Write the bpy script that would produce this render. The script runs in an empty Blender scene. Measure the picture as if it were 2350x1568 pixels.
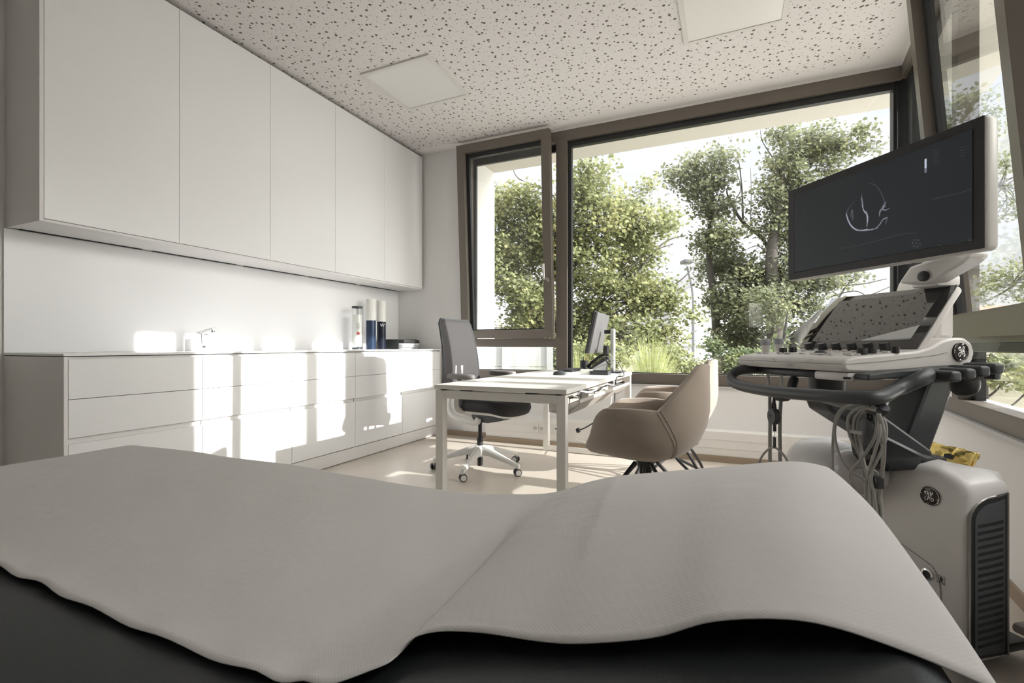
import bpy, bmesh, math, random
import numpy as np
from mathutils import Vector, Matrix
PI = math.pi
sc = bpy.context.scene
COL = sc.collection

# ------------------------------------------------------------------ camera
F = 1105.0; TH = math.atan(500 / F); CT, ST = math.cos(TH), math.sin(TH); HC = 0.96
cd = bpy.data.cameras.new('camera'); cam = bpy.data.objects.new('camera', cd); COL.objects.link(cam)
cd.sensor_width = 36; cd.lens = 36 * F / 2350; cd.shift_y = 9 / 2350; cd.clip_start = 0.02; cd.clip_end = 300
cam.location = (0, 0, HC); cam.rotation_euler = (PI / 2, 0, TH)
sc.camera = cam
# ------------------------------------------------------------------ exposure, sky, sun
vs = sc.view_settings; vs.view_transform = 'Standard'; vs.look = 'None'; vs.gamma = 1; vs.exposure = 0.90; vs.use_curve_mapping = False
sc.display_settings.display_device = 'sRGB'
SKY = 1.0; GLOW = 10.0; SUN = 5.5
SUNDIR = Vector((1, 0.005, 0.386)).normalized()      # towards the sun
w = bpy.data.worlds.new('sky'); sc.world = w; w.use_nodes = True
nt = w.node_tree; nt.nodes.clear()
def N(t, typ, **kw):
    n = t.nodes.new(typ)
    for k, v in kw.items(): setattr(n, k, v)
    return n
def wmath(t, op, a, b=None, c=None):
    n = N(t, 'ShaderNodeMath', operation=op)
    for i, v in enumerate((a, b, c)):
        if v is None: continue
        if hasattr(v, 'is_linked') or hasattr(v, 'links'): t.links.new(v, n.inputs[i])
        else: n.inputs[i].default_value = v
    return n.outputs[0]
tc = N(nt, 'ShaderNodeTexCoord')
sep = N(nt, 'ShaderNodeSeparateXYZ'); nt.links.new(tc.outputs['Generated'], sep.inputs[0])
ramp = N(nt, 'ShaderNodeValToRGB'); nt.links.new(sep.outputs[2], ramp.inputs[0])
ramp.color_ramp.elements[0].position = 0.0; ramp.color_ramp.elements[0].color = (0.62, 0.615, 0.63, 1)
ramp.color_ramp.elements[1].position = 0.9; ramp.color_ramp.elements[1].color = (4.6, 4.4, 4.4, 1)
e = ramp.color_ramp.elements.new(0.35); e.color = (0.53, 0.56, 0.63, 1)
e = ramp.color_ramp.elements.new(0.5); e.color = (0.72, 0.74, 0.79, 1)
noi = N(nt, 'ShaderNodeTexNoise'); noi.inputs['Scale'].default_value = 2.2; noi.inputs['Detail'].default_value = 5
mp = N(nt, 'ShaderNodeMapping'); mp.inputs['Scale'].default_value = (1, 1, 3.5)
nt.links.new(tc.outputs['Generated'], mp.inputs[0]); nt.links.new(mp.outputs[0], noi.inputs[0])
cr = N(nt, 'ShaderNodeMapRange'); cr.inputs[1].default_value = 0.4; cr.inputs[2].default_value = 0.65; nt.links.new(noi.outputs[0], cr.inputs[0])
mixc = N(nt, 'ShaderNodeMix', data_type='RGBA'); nt.links.new(wmath(nt, 'MULTIPLY', cr.outputs[0], wmath(nt, 'LESS_THAN', sep.outputs[2], 0.5)), mixc.inputs[0]); nt.links.new(ramp.outputs[0], mixc.inputs[6]); mixc.inputs[7].default_value = (0.66, 0.64, 0.65, 1)
dot = N(nt, 'ShaderNodeVectorMath', operation='DOT_PRODUCT'); nt.links.new(tc.outputs['Generated'], dot.inputs[0]); dot.inputs[1].default_value = SUNDIR
g = wmath(nt, 'MAXIMUM', dot.outputs['Value'], 0.0); g = wmath(nt, 'POWER', g, 14.0); g = wmath(nt, 'MULTIPLY', g, GLOW)
gc = N(nt, 'ShaderNodeMix', data_type='RGBA', blend_type='ADD'); gc.inputs[0].default_value = 1
comb = N(nt, 'ShaderNodeCombineColor'); nt.links.new(g, comb.inputs[0]); nt.links.new(wmath(nt, 'MULTIPLY', g, 0.95), comb.inputs[1]); nt.links.new(wmath(nt, 'MULTIPLY', g, 0.88), comb.inputs[2])
nt.links.new(mixc.outputs[2], gc.inputs[6]); nt.links.new(comb.outputs[0], gc.inputs[7])
bg = N(nt, 'ShaderNodeBackground'); bg.inputs[1].default_value = SKY; nt.links.new(gc.outputs[2], bg.inputs[0])
wo = N(nt, 'ShaderNodeOutputWorld'); nt.links.new(bg.outputs[0], wo.inputs[0])
sl = bpy.data.lights.new('sun', 'SUN'); sl.energy = SUN; sl.angle = math.radians(0.55); sl.color = (1, 0.96, 0.93)
so = bpy.data.objects.new('sun', sl); COL.objects.link(so); so.rotation_euler = SUNDIR.to_track_quat('Z', 'Y').to_euler()

# ------------------------------------------------------------------ helpers
def ray(x, y):
    u = (x - 1175) / F
    return Vector((-ST + u * CT, CT + u * ST, (793 - y) / F))
def W(x, y, z):            # point seen at pixel x, y at camera depth z (measured off the photograph)
    return Vector((0, 0, HC)) + ray(x, y) * z
def onp(x, y, ax, v):
    d = ray(x, y); o = Vector((0, 0, HC)); i = 'xyz'.index(ax)
    return o + d * ((v - o[i]) / d[i])

MATS = {}
def mat(name, col, rough=0.5, metal=0.0, spec=0.5, noise=0.0, nscale=8.0, bump=0.0, bscale=200.0, coat=0.0, emis=None, estr=1.0, sheen=0.0):
    if name in MATS: return MATS[name]
    m = bpy.data.materials.new(name); m.use_nodes = True; t = m.node_tree; p = t.nodes['Principled BSDF']
    p.inputs['Base Color'].default_value = (*col, 1); p.inputs['Roughness'].default_value = rough; p.inputs['Metallic'].default_value = metal
    p.inputs['Specular IOR Level'].default_value = spec; p.inputs['Coat Weight'].default_value = coat
    if sheen: p.inputs['Sheen Weight'].default_value = sheen
    if emis: p.inputs['Emission Color'].default_value = (*emis, 1); p.inputs['Emission Strength'].default_value = estr
    c = N(t, 'ShaderNodeTexCoord')
    n = N(t, 'ShaderNodeTexNoise'); n.inputs['Scale'].default_value = nscale; n.inputs['Detail'].default_value = 3; t.links.new(c.outputs['Object'], n.inputs[0])
    if noise:
        mx = N(t, 'ShaderNodeMix', data_type='RGBA')
        mx.inputs[6].default_value = (*[x * (1 - noise) for x in col], 1); mx.inputs[7].default_value = (*[min(1, x * (1 + noise)) for x in col], 1)
        t.links.new(n.outputs[0], mx.inputs[0]); t.links.new(mx.outputs[2], p.inputs['Base Color'])
    if bump:
        n2 = N(t, 'ShaderNodeTexNoise'); n2.inputs['Scale'].default_value = bscale; n2.inputs['Detail'].default_value = 2; t.links.new(c.outputs['Object'], n2.inputs[0])
        b = N(t, 'ShaderNodeBump'); b.inputs['Strength'].default_value = bump; b.inputs['Distance'].default_value = 0.002
        t.links.new(n2.outputs[0], b.inputs['Height']); t.links.new(b.outputs[0], p.inputs['Normal'])
    MATS[name] = m; return m

def glass_mat(name, tint=(0.97, 0.985, 0.98), f0=0.05, rough=0.0):
    if name in MATS: return MATS[name]
    m = bpy.data.materials.new(name); m.use_nodes = True; t = m.node_tree; t.nodes.clear()
    geo = N(t, 'ShaderNodeNewGeometry')
    d = N(t, 'ShaderNodeVectorMath', operation='DOT_PRODUCT'); t.links.new(geo.outputs['Normal'], d.inputs[0]); t.links.new(geo.outputs['Incoming'], d.inputs[1])
    a = wmath(t, 'ABSOLUTE', d.outputs['Value']); a = wmath(t, 'SUBTRACT', 1.0, a); a = wmath(t, 'POWER', a, 5.0); a = wmath(t, 'MULTIPLY_ADD', a, 1 - f0, f0)
    tr = N(t, 'ShaderNodeBsdfTransparent'); tr.inputs[0].default_value = (*tint, 1)
    gl = N(t, 'ShaderNodeBsdfGlossy'); gl.inputs['Roughness'].default_value = rough
    mx = N(t, 'ShaderNodeMixShader'); t.links.new(a, mx.inputs[0]); t.links.new(tr.outputs[0], mx.inputs[1]); t.links.new(gl.outputs[0], mx.inputs[2])
    o = N(t, 'ShaderNodeOutputMaterial'); t.links.new(mx.outputs[0], o.inputs[0])
    MATS[name] = m; return m

def finish(o, label=None, cat=None, group=None, kind=None):
    if label: o['label'] = label
    if cat: o['category'] = cat
    if group: o['group'] = group
    if kind: o['kind'] = kind
    return o
def thing(name, label, cat, loc=(0, 0, 0), rz=0, group=None, rot=None):
    o = bpy.data.objects.new(name, None); COL.objects.link(o); o.empty_display_size = 0.1
    o.location = loc; o.rotation_euler = rot if rot else (0, 0, rz)
    return finish(o, label, cat, group)
def build(name, verts, faces, m, parent=None, smooth=None, world=False):
    me = bpy.data.meshes.new(name); me.from_pydata([tuple(v) for v in verts], [], faces); me.update()
    o = bpy.data.objects.new(name, me); COL.objects.link(o); me.materials.append(m)
    if parent is not None:
        o.parent = parent
        if world:
            T = Matrix.Identity(4); p = parent
            while p is not None:
                T = (Matrix.Translation(p.location) @ p.rotation_euler.to_matrix().to_4x4()) @ T; p = p.parent
            me.transform(T.inverted())
    if smooth is not None:
        me.polygons.foreach_set('use_smooth', [True] * len(me.polygons)); me.set_sharp_from_angle(angle=math.radians(smooth))
    return o
class G:
    def __init__(s): s.bm = bmesh.new()
    def _add(s, vs, fs):
        bv = [s.bm.verts.new(v) for v in vs]
        for f in fs:
            try: s.bm.faces.new([bv[i] for i in f])
            except ValueError: pass
        return bv
    def box(s, x0, x1, y0, y1, z0, z1, b=0, seg=2, M=None):
        t = bmesh.new(); r = bmesh.ops.create_cube(t, size=1)
        for v in t.verts: v.co = Vector(((x0 + x1) / 2 + v.co.x * (x1 - x0), (y0 + y1) / 2 + v.co.y * (y1 - y0), (z0 + z1) / 2 + v.co.z * (z1 - z0)))
        if b: bmesh.ops.bevel(t, geom=t.edges[:], offset=b, segments=seg, profile=0.5, affect='EDGES')
        s.merge(t, M); return s
    def merge(s, t, M=None):
        t.verts.ensure_lookup_table(); t.verts.index_update()
        s._add([(M @ v.co if M else v.co.copy()) for v in t.verts], [[v.index for v in f.verts] for f in t.faces]); t.free()
    def tube(s, pts, r, n=10, closed=False, M=None, sx=1.0):
        pts = [Vector(p) for p in pts]; k = len(pts); rs = r if isinstance(r, (list, tuple)) else [r] * k
        rings = []; up = Vector((0, 0, 1)); prev = None
        for i, p in enumerate(pts):
            a = pts[(i - 1) % k] if (closed or i > 0) else p; c = pts[(i + 1) % k] if (closed or i < k - 1) else p
            t = (c - a)
            if t.length < 1e-9: t = Vector((0, 0, 1))
            t.normalize()
            if prev is None:
                ref = up if abs(t.z) < 0.95 else Vector((1, 0, 0)); u = ref.cross(t).normalized()
            else:
                u = prev - t * prev.dot(t)
                if u.length < 1e-6: u = up.cross(t)
                u.normalize()
            prev = u; v = t.cross(u)
            ring = [p + (u * math.cos(2 * PI * j / n) * sx + v * math.sin(2 * PI * j / n)) * rs[i] for j in range(n)]
            rings.append([(M @ q if M else q) for q in ring])
        return s.loft(rings, closed)
    def loft(s, rings, closed=False, caps=True):
        n = len(rings[0]); bv = [[s.bm.verts.new(v) for v in r] for r in rings]; k = len(rings)
        for i in range(k if closed else k - 1):
            A, B = bv[i], bv[(i + 1) % k]
            for j in range(n):
                try: s.bm.faces.new((A[j], A[(j + 1) % n], B[(j + 1) % n], B[j]))
                except ValueError: pass
        if caps and not closed:
            for r in (bv[0][::-1], bv[-1]):
                try: s.bm.faces.new(r)
                except ValueError: pass
        return s
    def lathe(s, prof, n=24, M=None):       # prof: list of (r, z)
        rings = [[(M @ Vector((r * math.cos(2 * PI * j / n), r * math.sin(2 * PI * j / n), z)) if M else Vector((r * math.cos(2 * PI * j / n), r * math.sin(2 * PI * j / n), z))) for j in range(n)] for r, z in prof]
        return s.loft(rings)
    def prism(s, poly, a, b, axis='z', M=None):    # poly in the plane perpendicular to axis
        def P(u, v, w):
            q = {'z': (u, v, w), 'y': (u, w, v), 'x': (w, u, v)}[axis]; q = Vector(q)
            return M @ q if M else q
        n = len(poly)
        s._add([P(u, v, a) for u, v in poly] + [P(u, v, b) for u, v in poly], [list(range(n))[::-1], list(range(n, 2 * n))] + [[i, (i + 1) % n, n + (i + 1) % n, n + i] for i in range(n)])
        return s
    def grid(s, rows, M=None):
        bv = [[s.bm.verts.new(M @ Vector(p) if M else p) for p in r] for r in rows]
        for i in range(len(rows) - 1):
            for j in range(len(rows[0]) - 1):
                s.bm.faces.new((bv[i][j], bv[i + 1][j], bv[i + 1][j + 1], bv[i][j + 1]))
        return s
    def obj(s, name, m, parent=None, smooth=40, world=False, bevel=0, solid=0, sub=0, recalc=True):
        if recalc: bmesh.ops.recalc_face_normals(s.bm, faces=s.bm.faces[:])
        me = bpy.data.meshes.new(name); s.bm.to_mesh(me); s.bm.free()
        o = bpy.data.objects.new(name, me); COL.objects.link(o); me.materials.append(m)
        if parent is not None:
            o.parent = parent
            if world:
                T = Matrix.Identity(4); p = parent
                while p is not None:
                    T = (Matrix.Translation(p.location) @ p.rotation_euler.to_matrix().to_4x4()) @ T; p = p.parent
                me.transform(T.inverted())
        if smooth:
            me.polygons.foreach_set('use_smooth', [True] * len(me.polygons)); me.set_sharp_from_angle(angle=math.radians(smooth))
        if solid: md = o.modifiers.new('s', 'SOLIDIFY'); md.thickness = solid; md.offset = 0
        if sub: md = o.modifiers.new('u', 'SUBSURF'); md.levels = sub; md.render_levels = sub
        if bevel: md = o.modifiers.new('b', 'BEVEL'); md.width = bevel; md.segments = 2; md.limit_method = 'ANGLE'
        return o
def text_obj(name, s, size, m, parent, M, extrude=0.0002, font_spacing=1.0):
    cu = bpy.data.curves.new(name, 'FONT'); cu.body = s; cu.size = size; cu.extrude = extrude; cu.align_x = 'CENTER'; cu.align_y = 'CENTER'; cu.space_character = font_spacing
    t = bpy.data.objects.new(name, cu); COL.objects.link(t)
    me = bpy.data.meshes.new_from_object(t); bpy.data.objects.remove(t); me.transform(M)
    o = bpy.data.objects.new(name, me); COL.objects.link(o); me.materials.clear(); me.materials.append(m); o.parent = parent
    return o
def copy_tree(o, parent=None):
    c = o.copy(); COL.objects.link(c)
    if parent is not None: c.parent = parent
    for ch in [x for x in bpy.data.objects if x.parent == o]: copy_tree(ch, c)
    return c
def rbez(pts, n=8):      # catmull-rom smoothing
    pts = [Vector(p) for p in pts]; out = []
    for i in range(len(pts) - 1):
        p0 = pts[max(i - 1, 0)]; p1 = pts[i]; p2 = pts[i + 1]; p3 = pts[min(i + 2, len(pts) - 1)]
        for k in range(n):
            t = k / n
            out.append(0.5 * ((2 * p1) + (-p0 + p2) * t + (2 * p0 - 5 * p1 + 4 * p2 - p3) * t * t + (-p0 + 3 * p1 - 3 * p2 + p3) * t ** 3))
    out.append(pts[-1]); return out

# ------------------------------------------------------------------ materials
m_wall = mat('wall_paint', (0.83, 0.82, 0.81), 0.9, spec=0.2, bump=0.15, bscale=120)
m_white = mat('lacquer_white', (0.86, 0.86, 0.865), 0.28, noise=0.01)
m_carc = mat('cabinet_edge', (0.80, 0.785, 0.77), 0.4)
m_gap = mat('dark_gap', (0.03, 0.03, 0.03), 0.9)
m_solid = mat('solid_surface', (0.85, 0.85, 0.86), 0.22)
m_frame = mat('window_frame_taupe', (0.175, 0.152, 0.130), 0.38, metal=0.25, noise=0.03)
m_black = mat('gasket_black', (0.018, 0.02, 0.022), 0.45)
m_glass = glass_mat('pane_glass')
m_metal = mat('brushed_steel', (0.62, 0.60, 0.57), 0.28, metal=1)
m_chrome = mat('chrome', (0.85, 0.85, 0.86), 0.07, metal=1)
m_deskw = mat('desk_white', (0.82, 0.80, 0.76), 0.35)
m_blk = mat('black_plastic', (0.022, 0.023, 0.025), 0.4)
m_dgrey = mat('charcoal_plastic', (0.05, 0.055, 0.06), 0.42, noise=0.05)
m_mwhite = mat('machine_white', (0.76, 0.735, 0.71), 0.32)
m_taupef = mat('taupe_fabric', (0.30, 0.245, 0.20), 0.85, bump=0.25, bscale=900, sheen=0.3, noise=0.03)
m_mesh = mat('grey_mesh_fabric', (0.05, 0.046, 0.047), 0.75, bump=0.4, bscale=1200)
m_cable = mat('grey_cable', (0.34, 0.33, 0.31), 0.5)
m_vinyl = mat('black_vinyl', (0.030, 0.034, 0.038), 0.42, bump=0.12, bscale=500)
m_ext = mat('render_plaster', (0.60, 0.575, 0.52), 0.9, bump=0.3, bscale=60)
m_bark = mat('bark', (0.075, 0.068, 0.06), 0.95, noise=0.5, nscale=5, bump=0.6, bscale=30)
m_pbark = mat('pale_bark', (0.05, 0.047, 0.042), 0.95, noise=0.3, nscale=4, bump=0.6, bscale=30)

def floor_mat():
    m = mat('floor_linoleum', (0.58, 0.525, 0.46), 0.36, noise=0.05, nscale=2.5); return m
m_floor = floor_mat()

def ceiling_mat():
    m = bpy.data.materials.new('perforated_plaster'); m.use_nodes = True; t = m.node_tree; p = t.nodes['Principled BSDF']
    p.inputs['Roughness'].default_value = 0.9; p.inputs['Specular IOR Level'].default_value = 0.15
    c = N(t, 'ShaderNodeTexCoord'); s = N(t, 'ShaderNodeSeparateXYZ'); t.links.new(c.outputs['Object'], s.inputs[0])
    holes = None
    for sc_, r, off in ((10.5, 0.0096, 0.0), (11.5, 0.0066, 3.7), (17.0, 0.0032, 9.1), (15.0, 0.0030, 21.3)):
        mp = N(t, 'ShaderNodeMapping'); mp.inputs['Location'].default_value = (off, off * 1.7, 0); t.links.new(c.outputs['Object'], mp.inputs[0])
        v = N(t, 'ShaderNodeTexVoronoi', voronoi_dimensions='2D', feature='F1'); v.inputs['Scale'].default_value = sc_; v.inputs['Randomness'].default_value = 0.85
        t.links.new(mp.outputs[0], v.inputs['Vector'])
        h = N(t, 'ShaderNodeMapRange'); h.inputs[1].default_value = r * sc_ * 0.85; h.inputs[2].default_value = r * sc_ * 1.08; h.inputs[3].default_value = 1; h.inputs[4].default_value = 0
        t.links.new(v.outputs['Distance'], h.inputs[0])
        holes = h.outputs[0] if holes is None else wmath(t, 'MAXIMUM', holes, h.outputs[0])
    reg = wmath(t, 'MULTIPLY', wmath(t, 'LESS_THAN', s.outputs[0], 0.985), wmath(t, 'LESS_THAN', s.outputs[1], 4.325))
    holes = wmath(t, 'MULTIPLY', holes, reg)
    mx = N(t, 'ShaderNodeMix', data_type='RGBA'); t.links.new(holes, mx.inputs[0]); mx.inputs[6].default_value = (0.745, 0.715, 0.705, 1); mx.inputs[7].default_value = (0.15, 0.13, 0.115, 1)
    t.links.new(mx.outputs[2], p.inputs['Base Color']); return m
m_ceil = ceiling_mat()

def sheet_mat():
    m = bpy.data.materials.new('embossed_paper'); m.use_nodes = True; t = m.node_tree; p = t.nodes['Principled BSDF']
    p.inputs['Base Color'].default_value = (0.70, 0.68, 0.67, 1); p.inputs['Roughness'].default_value = 0.85; p.inputs['Specular IOR Level'].default_value = 0.2
    c = N(t, 'ShaderNodeTexCoord'); mp = N(t, 'ShaderNodeMapping'); mp.inputs['Rotation'].default_value = (0, 0, 0.78); t.links.new(c.outputs['Object'], mp.inputs[0])
    v = N(t, 'ShaderNodeTexVoronoi'); v.inputs['Scale'].default_value = 330; v.inputs['Randomness'].default_value = 0.0; t.links.new(mp.outputs[0], v.inputs['Vector'])
    b = N(t, 'ShaderNodeBump'); b.inputs['Strength'].default_value = 0.28; b.inputs['Distance'].default_value = 0.0008; t.links.new(v.outputs['Distance'], b.inputs['Height'])
    n = N(t, 'ShaderNodeTexNoise'); n.inputs['Scale'].default_value = 9; n.inputs['Detail'].default_value = 4; t.links.new(c.outputs['Object'], n.inputs[0])
    b2 = N(t, 'ShaderNodeBump'); b2.inputs['Strength'].default_value = 0.25; b2.inputs['Distance'].default_value = 0.02; t.links.new(n.outputs[0], b2.inputs['Height']); t.links.new(b.outputs[0], b2.inputs['Normal'])
    t.links.new(b2.outputs[0], p.inputs['Normal']); return m
m_sheet = sheet_mat()

def leaf_mat(name, c1, c2, c3):
    m = bpy.data.materials.new(name); m.use_nodes = True; t = m.node_tree; t.nodes.clear()
    a = N(t, 'ShaderNodeAttribute', attribute_name='var')
    r = N(t, 'ShaderNodeValToRGB'); t.links.new(a.outputs['Fac'], r.inputs[0])
    r.color_ramp.elements[0].color = (*c1, 1); r.color_ramp.elements[1].color = (*c3, 1); r.color_ramp.elements[1].position = 1.0
    e = r.color_ramp.elements.new(0.55); e.color = (*c2, 1)
    d = N(t, 'ShaderNodeBsdfPrincipled'); d.inputs['Roughness'].default_value = 0.55; d.inputs['Specular IOR Level'].default_value = 0.3; t.links.new(r.outputs[0], d.inputs['Base Color'])
    tl = N(t, 'ShaderNodeBsdfTranslucent'); t.links.new(r.outputs[0], tl.inputs[0])
    mx = N(t, 'ShaderNodeMixShader'); mx.inputs[0].default_value = 0.4; t.links.new(d.outputs[0], mx.inputs[1]); t.links.new(tl.outputs[0], mx.inputs[2])
    o = N(t, 'ShaderNodeOutputMaterial'); t.links.new(mx.outputs[0], o.inputs[0]); return m
LS = 1.1
def lc(*a): return tuple(x * LS for x in a)
m_leafA = leaf_mat('leaf_yellowgreen', lc(0.13, 0.15, 0.07), lc(0.20, 0.22, 0.10), lc(0.34, 0.33, 0.15))
m_leafB = leaf_mat('leaf_grey_green', lc(0.10, 0.115, 0.075), lc(0.16, 0.18, 0.10), lc(0.28, 0.28, 0.15))
m_leafC = leaf_mat('leaf_dark', lc(0.06, 0.09, 0.05), lc(0.12, 0.15, 0.07), lc(0.24, 0.26, 0.10))
m_grass = leaf_mat('grass_blade', lc(0.20, 0.24, 0.09), lc(0.33, 0.37, 0.15), lc(0.50, 0.50, 0.28))

# ================================================================== THE ROOM
ZC = 3.07; YF = 4.47; XL = -3.455
S = 'structure'
CR = Vector((1.167, YF, 0)); AD = Vector((-0.0898, -0.99596, 0)); ND = Vector((0.99596, -0.0898, 0))
MR = Matrix(((AD.x, ND.x, 0, CR.x), (AD.y, ND.y, 0, CR.y), (0, 0, 1, 0), (0, 0, 0, 1)))     # x: along the right wall towards the camera, y: outwards
finish(G().prism([(-3.7, -2.7), (0.62, -2.7), (1.25, 4.6), (-3.7, 4.6)], -0.12, 0.0).obj('floor', m_floor, smooth=0), kind=S)
finish(G().prism([(-3.7, -2.7), (0.62, -2.7), (1.25, 4.56), (-3.7, 4.56)], ZC, ZC + 0.15).obj('ceiling', m_ceil, smooth=0), kind=S)
finish(G().box(-3.7, XL, -2.7, 5.03, 0, ZC).obj('wall_left', m_wall, smooth=0), kind=S)
finish(G().box(XL, 0.75, -2.7, -2.5, 0, ZC).obj('wall_back', m_wall, smooth=0), kind=S)
g = G().box(XL, -2.574, YF, 5.03, 0, ZC).box(-2.574, 1.17, YF - 0.03, 4.56, 0, 0.612).box(-2.574, 1.17, 4.56, 4.9, 0, 0.60).box(-2.574, 1.17, YF, 4.56, 3.05, ZC)
finish(g.obj('wall_far', m_wall, smooth=0), kind=S)
g = G().box(0, 7.05, 0.0, 0.09, 0, 0.612, M=MR).box(0, 7.05, 0.09, 0.36, 0, 0.59, M=MR).box(0, 7.05, 0, 0.1, 3.05, ZC, M=MR).box(4.7, 7.05, 0, 0.36, 0.59, 3.05, M=MR)
finish(g.obj('wall_right', m_wall, smooth=0), kind=S)
m_base = mat('baseboard_tan', (0.33, 0.26, 0.19), 0.6)
finish(G().box(-2.86, -2.24, 4.425, 4.44, 0, 0.055).box(-2.24, 0.98, 4.30, 4.312, 0, 0.052).obj('baseboard_far', m_base, smooth=0), kind=S)
finish(G().box(0.12, 6.9, -0.012, 0.0, 0, 0.055, M=MR).obj('baseboard_right', m_base, smooth=0), kind=S)
# low casing box under the far window
g = G().box(-2.24, 1.06, 4.312, 4.44, 0.052, 0.25, b=0.002).box(-2.24, 1.06, 4.309, 4.312, 0.115, 0.118).box(-2.24, 1.06, 4.309, 4.312, 0.185, 0.188)
finish(g.obj('trim_1', mat('casing_white', (0.82, 0.80, 0.77), 0.5), smooth=0), kind=S)
# thin sills below the frames
finish(G().box(-2.58, 1.12, YF - 0.045, YF - 0.0, 0.596, 0.612).box(0.02, 4.7, -0.022, 0.01, 0.592, 0.612, M=MR).obj('trim_2', mat('sill_grey', (0.55, 0.55, 0.55), 0.4), smooth=0), kind=S)
# outside: soffit, reveal, sill sheet
g = G().prism([(-3.6, 4.56), (-3.6, 5.03), (1.85, 5.03), (1.11, -3.6), (0.62, -3.6), (1.26, 4.5), (1.2, 4.56)], 2.97, 3.35)
finish(g.obj('trim_3', m_ext, smooth=0), kind=S)
finish(G().box(-3.45, -2.5, 4.562, 5.03, 0.0, 2.97).obj('trim_4', mat('reveal_white', (0.80, 0.79, 0.76), 0.9), smooth=0), kind=S)
finish(G().box(-2.5, 1.2, 4.57, 4.93, 0.60, 0.615).box(-0.3, 7.0, 0.1, 0.42, 0.585, 0.60, M=MR).obj('trim_5', mat('outer_sill', (0.62, 0.62, 0.63), 0.35, metal=0.3), smooth=0), kind=S)

# ---- far window
w1 = finish(thing('window_1', None, None, (-0.7, YF, 0.612)), kind=S)
FT = YF + 0.08
def wp(name, g, m): return finish(g.obj(name, m, w1, smooth=0, world=True, bevel=0.0015), kind=S)
wp('header_rail', G().box(-2.574, 1.167, YF, FT, 2.95, 3.05), m_frame)
wp('bottom_rail', G().box(-2.574, 1.167, YF, FT, 0.612, 0.705), m_frame)
wp('jamb', G().box(-2.574, -2.50, YF + 0.002, FT, 0.705, 2.95), m_frame)
wp('mullion', G().box(-1.549, -1.437, YF - 0.002, FT, 0.705, 2.95), m_frame)
wp('transom', G().box(-2.50, -1.549, YF + 0.001, FT, 0.945, 1.03), m_frame)
wp('gasket', G().box(-1.437, 1.12, YF + 0.035, FT + 0.01, 2.895, 2.95).box(-1.437, -1.405, YF + 0.035, FT + 0.01, 0.705, 2.9).box(-1.437, 1.12, YF + 0.05, FT, 0.705, 0.712)
   .box(-2.50, -1.549, YF + 0.06, FT + 0.01, 0.705, 0.712).box(-2.50, -1.549, YF + 0.06, FT + 0.01, 2.88, 2.95).box(-2.50, -2.47, YF + 0.06, FT + 0.01, 1.03, 2.9), m_black)
wp('corner_post', G().box(1.125, 1.235, YF + 0.03, YF + 0.12, 0.6, 2.96).box(0.0, 0.17, 0.03, 0.09, 0.6, 2.96, M=MR).box(1.14, 1.15, YF + 0.02, YF + 0.03, 0.7, 2.95), m_black)
wp('glass_pane', G().box(-1.41, 1.13, YF + 0.06, YF + 0.068, 0.705, 2.90), m_glass)
wp('glass_pane', G().box(-2.50, -1.549, YF + 0.06, YF + 0.068, 0.705, 0.945), m_glass)
sa = thing('tilt_sash', None, None, (-2.06, YF + 0.01, 1.035), rot=(math.atan(0.055), 0, 0)); sa.parent = w1
sa.location = Vector((-2.06, YF + 0.01, 1.035)) - w1.location; finish(sa, kind=S)
g = G(); x0, x1, hh = -0.52, 0.497, 1.995
g.box(x0, x1, -0.07, 0.0, 0, 0.085).box(x0, x1, -0.07, 0, hh - 0.085, hh).box(x0, x0 + 0.085, -0.07, 0, 0.085, hh - 0.085).box(x1 - 0.085, x1, -0.07, 0, 0.085, hh - 0.085)
finish(g.obj('sash_frame', m_frame, sa, smooth=0, bevel=0.0015), kind=S)
g = G().box(x0 + 0.085, x1 - 0.085, -0.02, 0.012, hh - 0.13, hh - 0.085).box(x0 + 0.085, x0 + 0.12, -0.02, 0.012, 0.085, hh - 0.085).box(x0 + 0.085, x1 - 0.085, -0.012, 0.012, 0.085, 0.095)
finish(g.obj('gasket', m_black, sa, smooth=0), kind=S)
finish(G().box(x0 + 0.08, x1 - 0.08, -0.008, 0.0, 0.085, hh - 0.085).obj('glass_pane', m_glass, sa, smooth=0), kind=S)
g = G().lathe([(0.0, 0), (0.014, 0), (0.014, 0.006), (0.0, 0.006)], 20, Matrix.Translation((x1 - 0.035, -0.07, 0.565)) @ Matrix.Rotation(PI / 2, 4, 'X') @ Matrix.Scale(1.7, 4, (0, 1, 0)))
g.tube([(x1 - 0.035, -0.07, 0.575), (x1 - 0.035, -0.108, 0.575)], 0.008).tube([(x1 - 0.035, -0.108, 0.575), (x1 - 0.066, -0.112, 0.575)], 0.009).tube([(x1 - 0.066, -0.112, 0.567), (x1 - 0.066, -0.112, 0.715)], 0.010, 14)
finish(g.obj('window_handle', m_metal, sa, smooth=40), kind=S)

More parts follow.
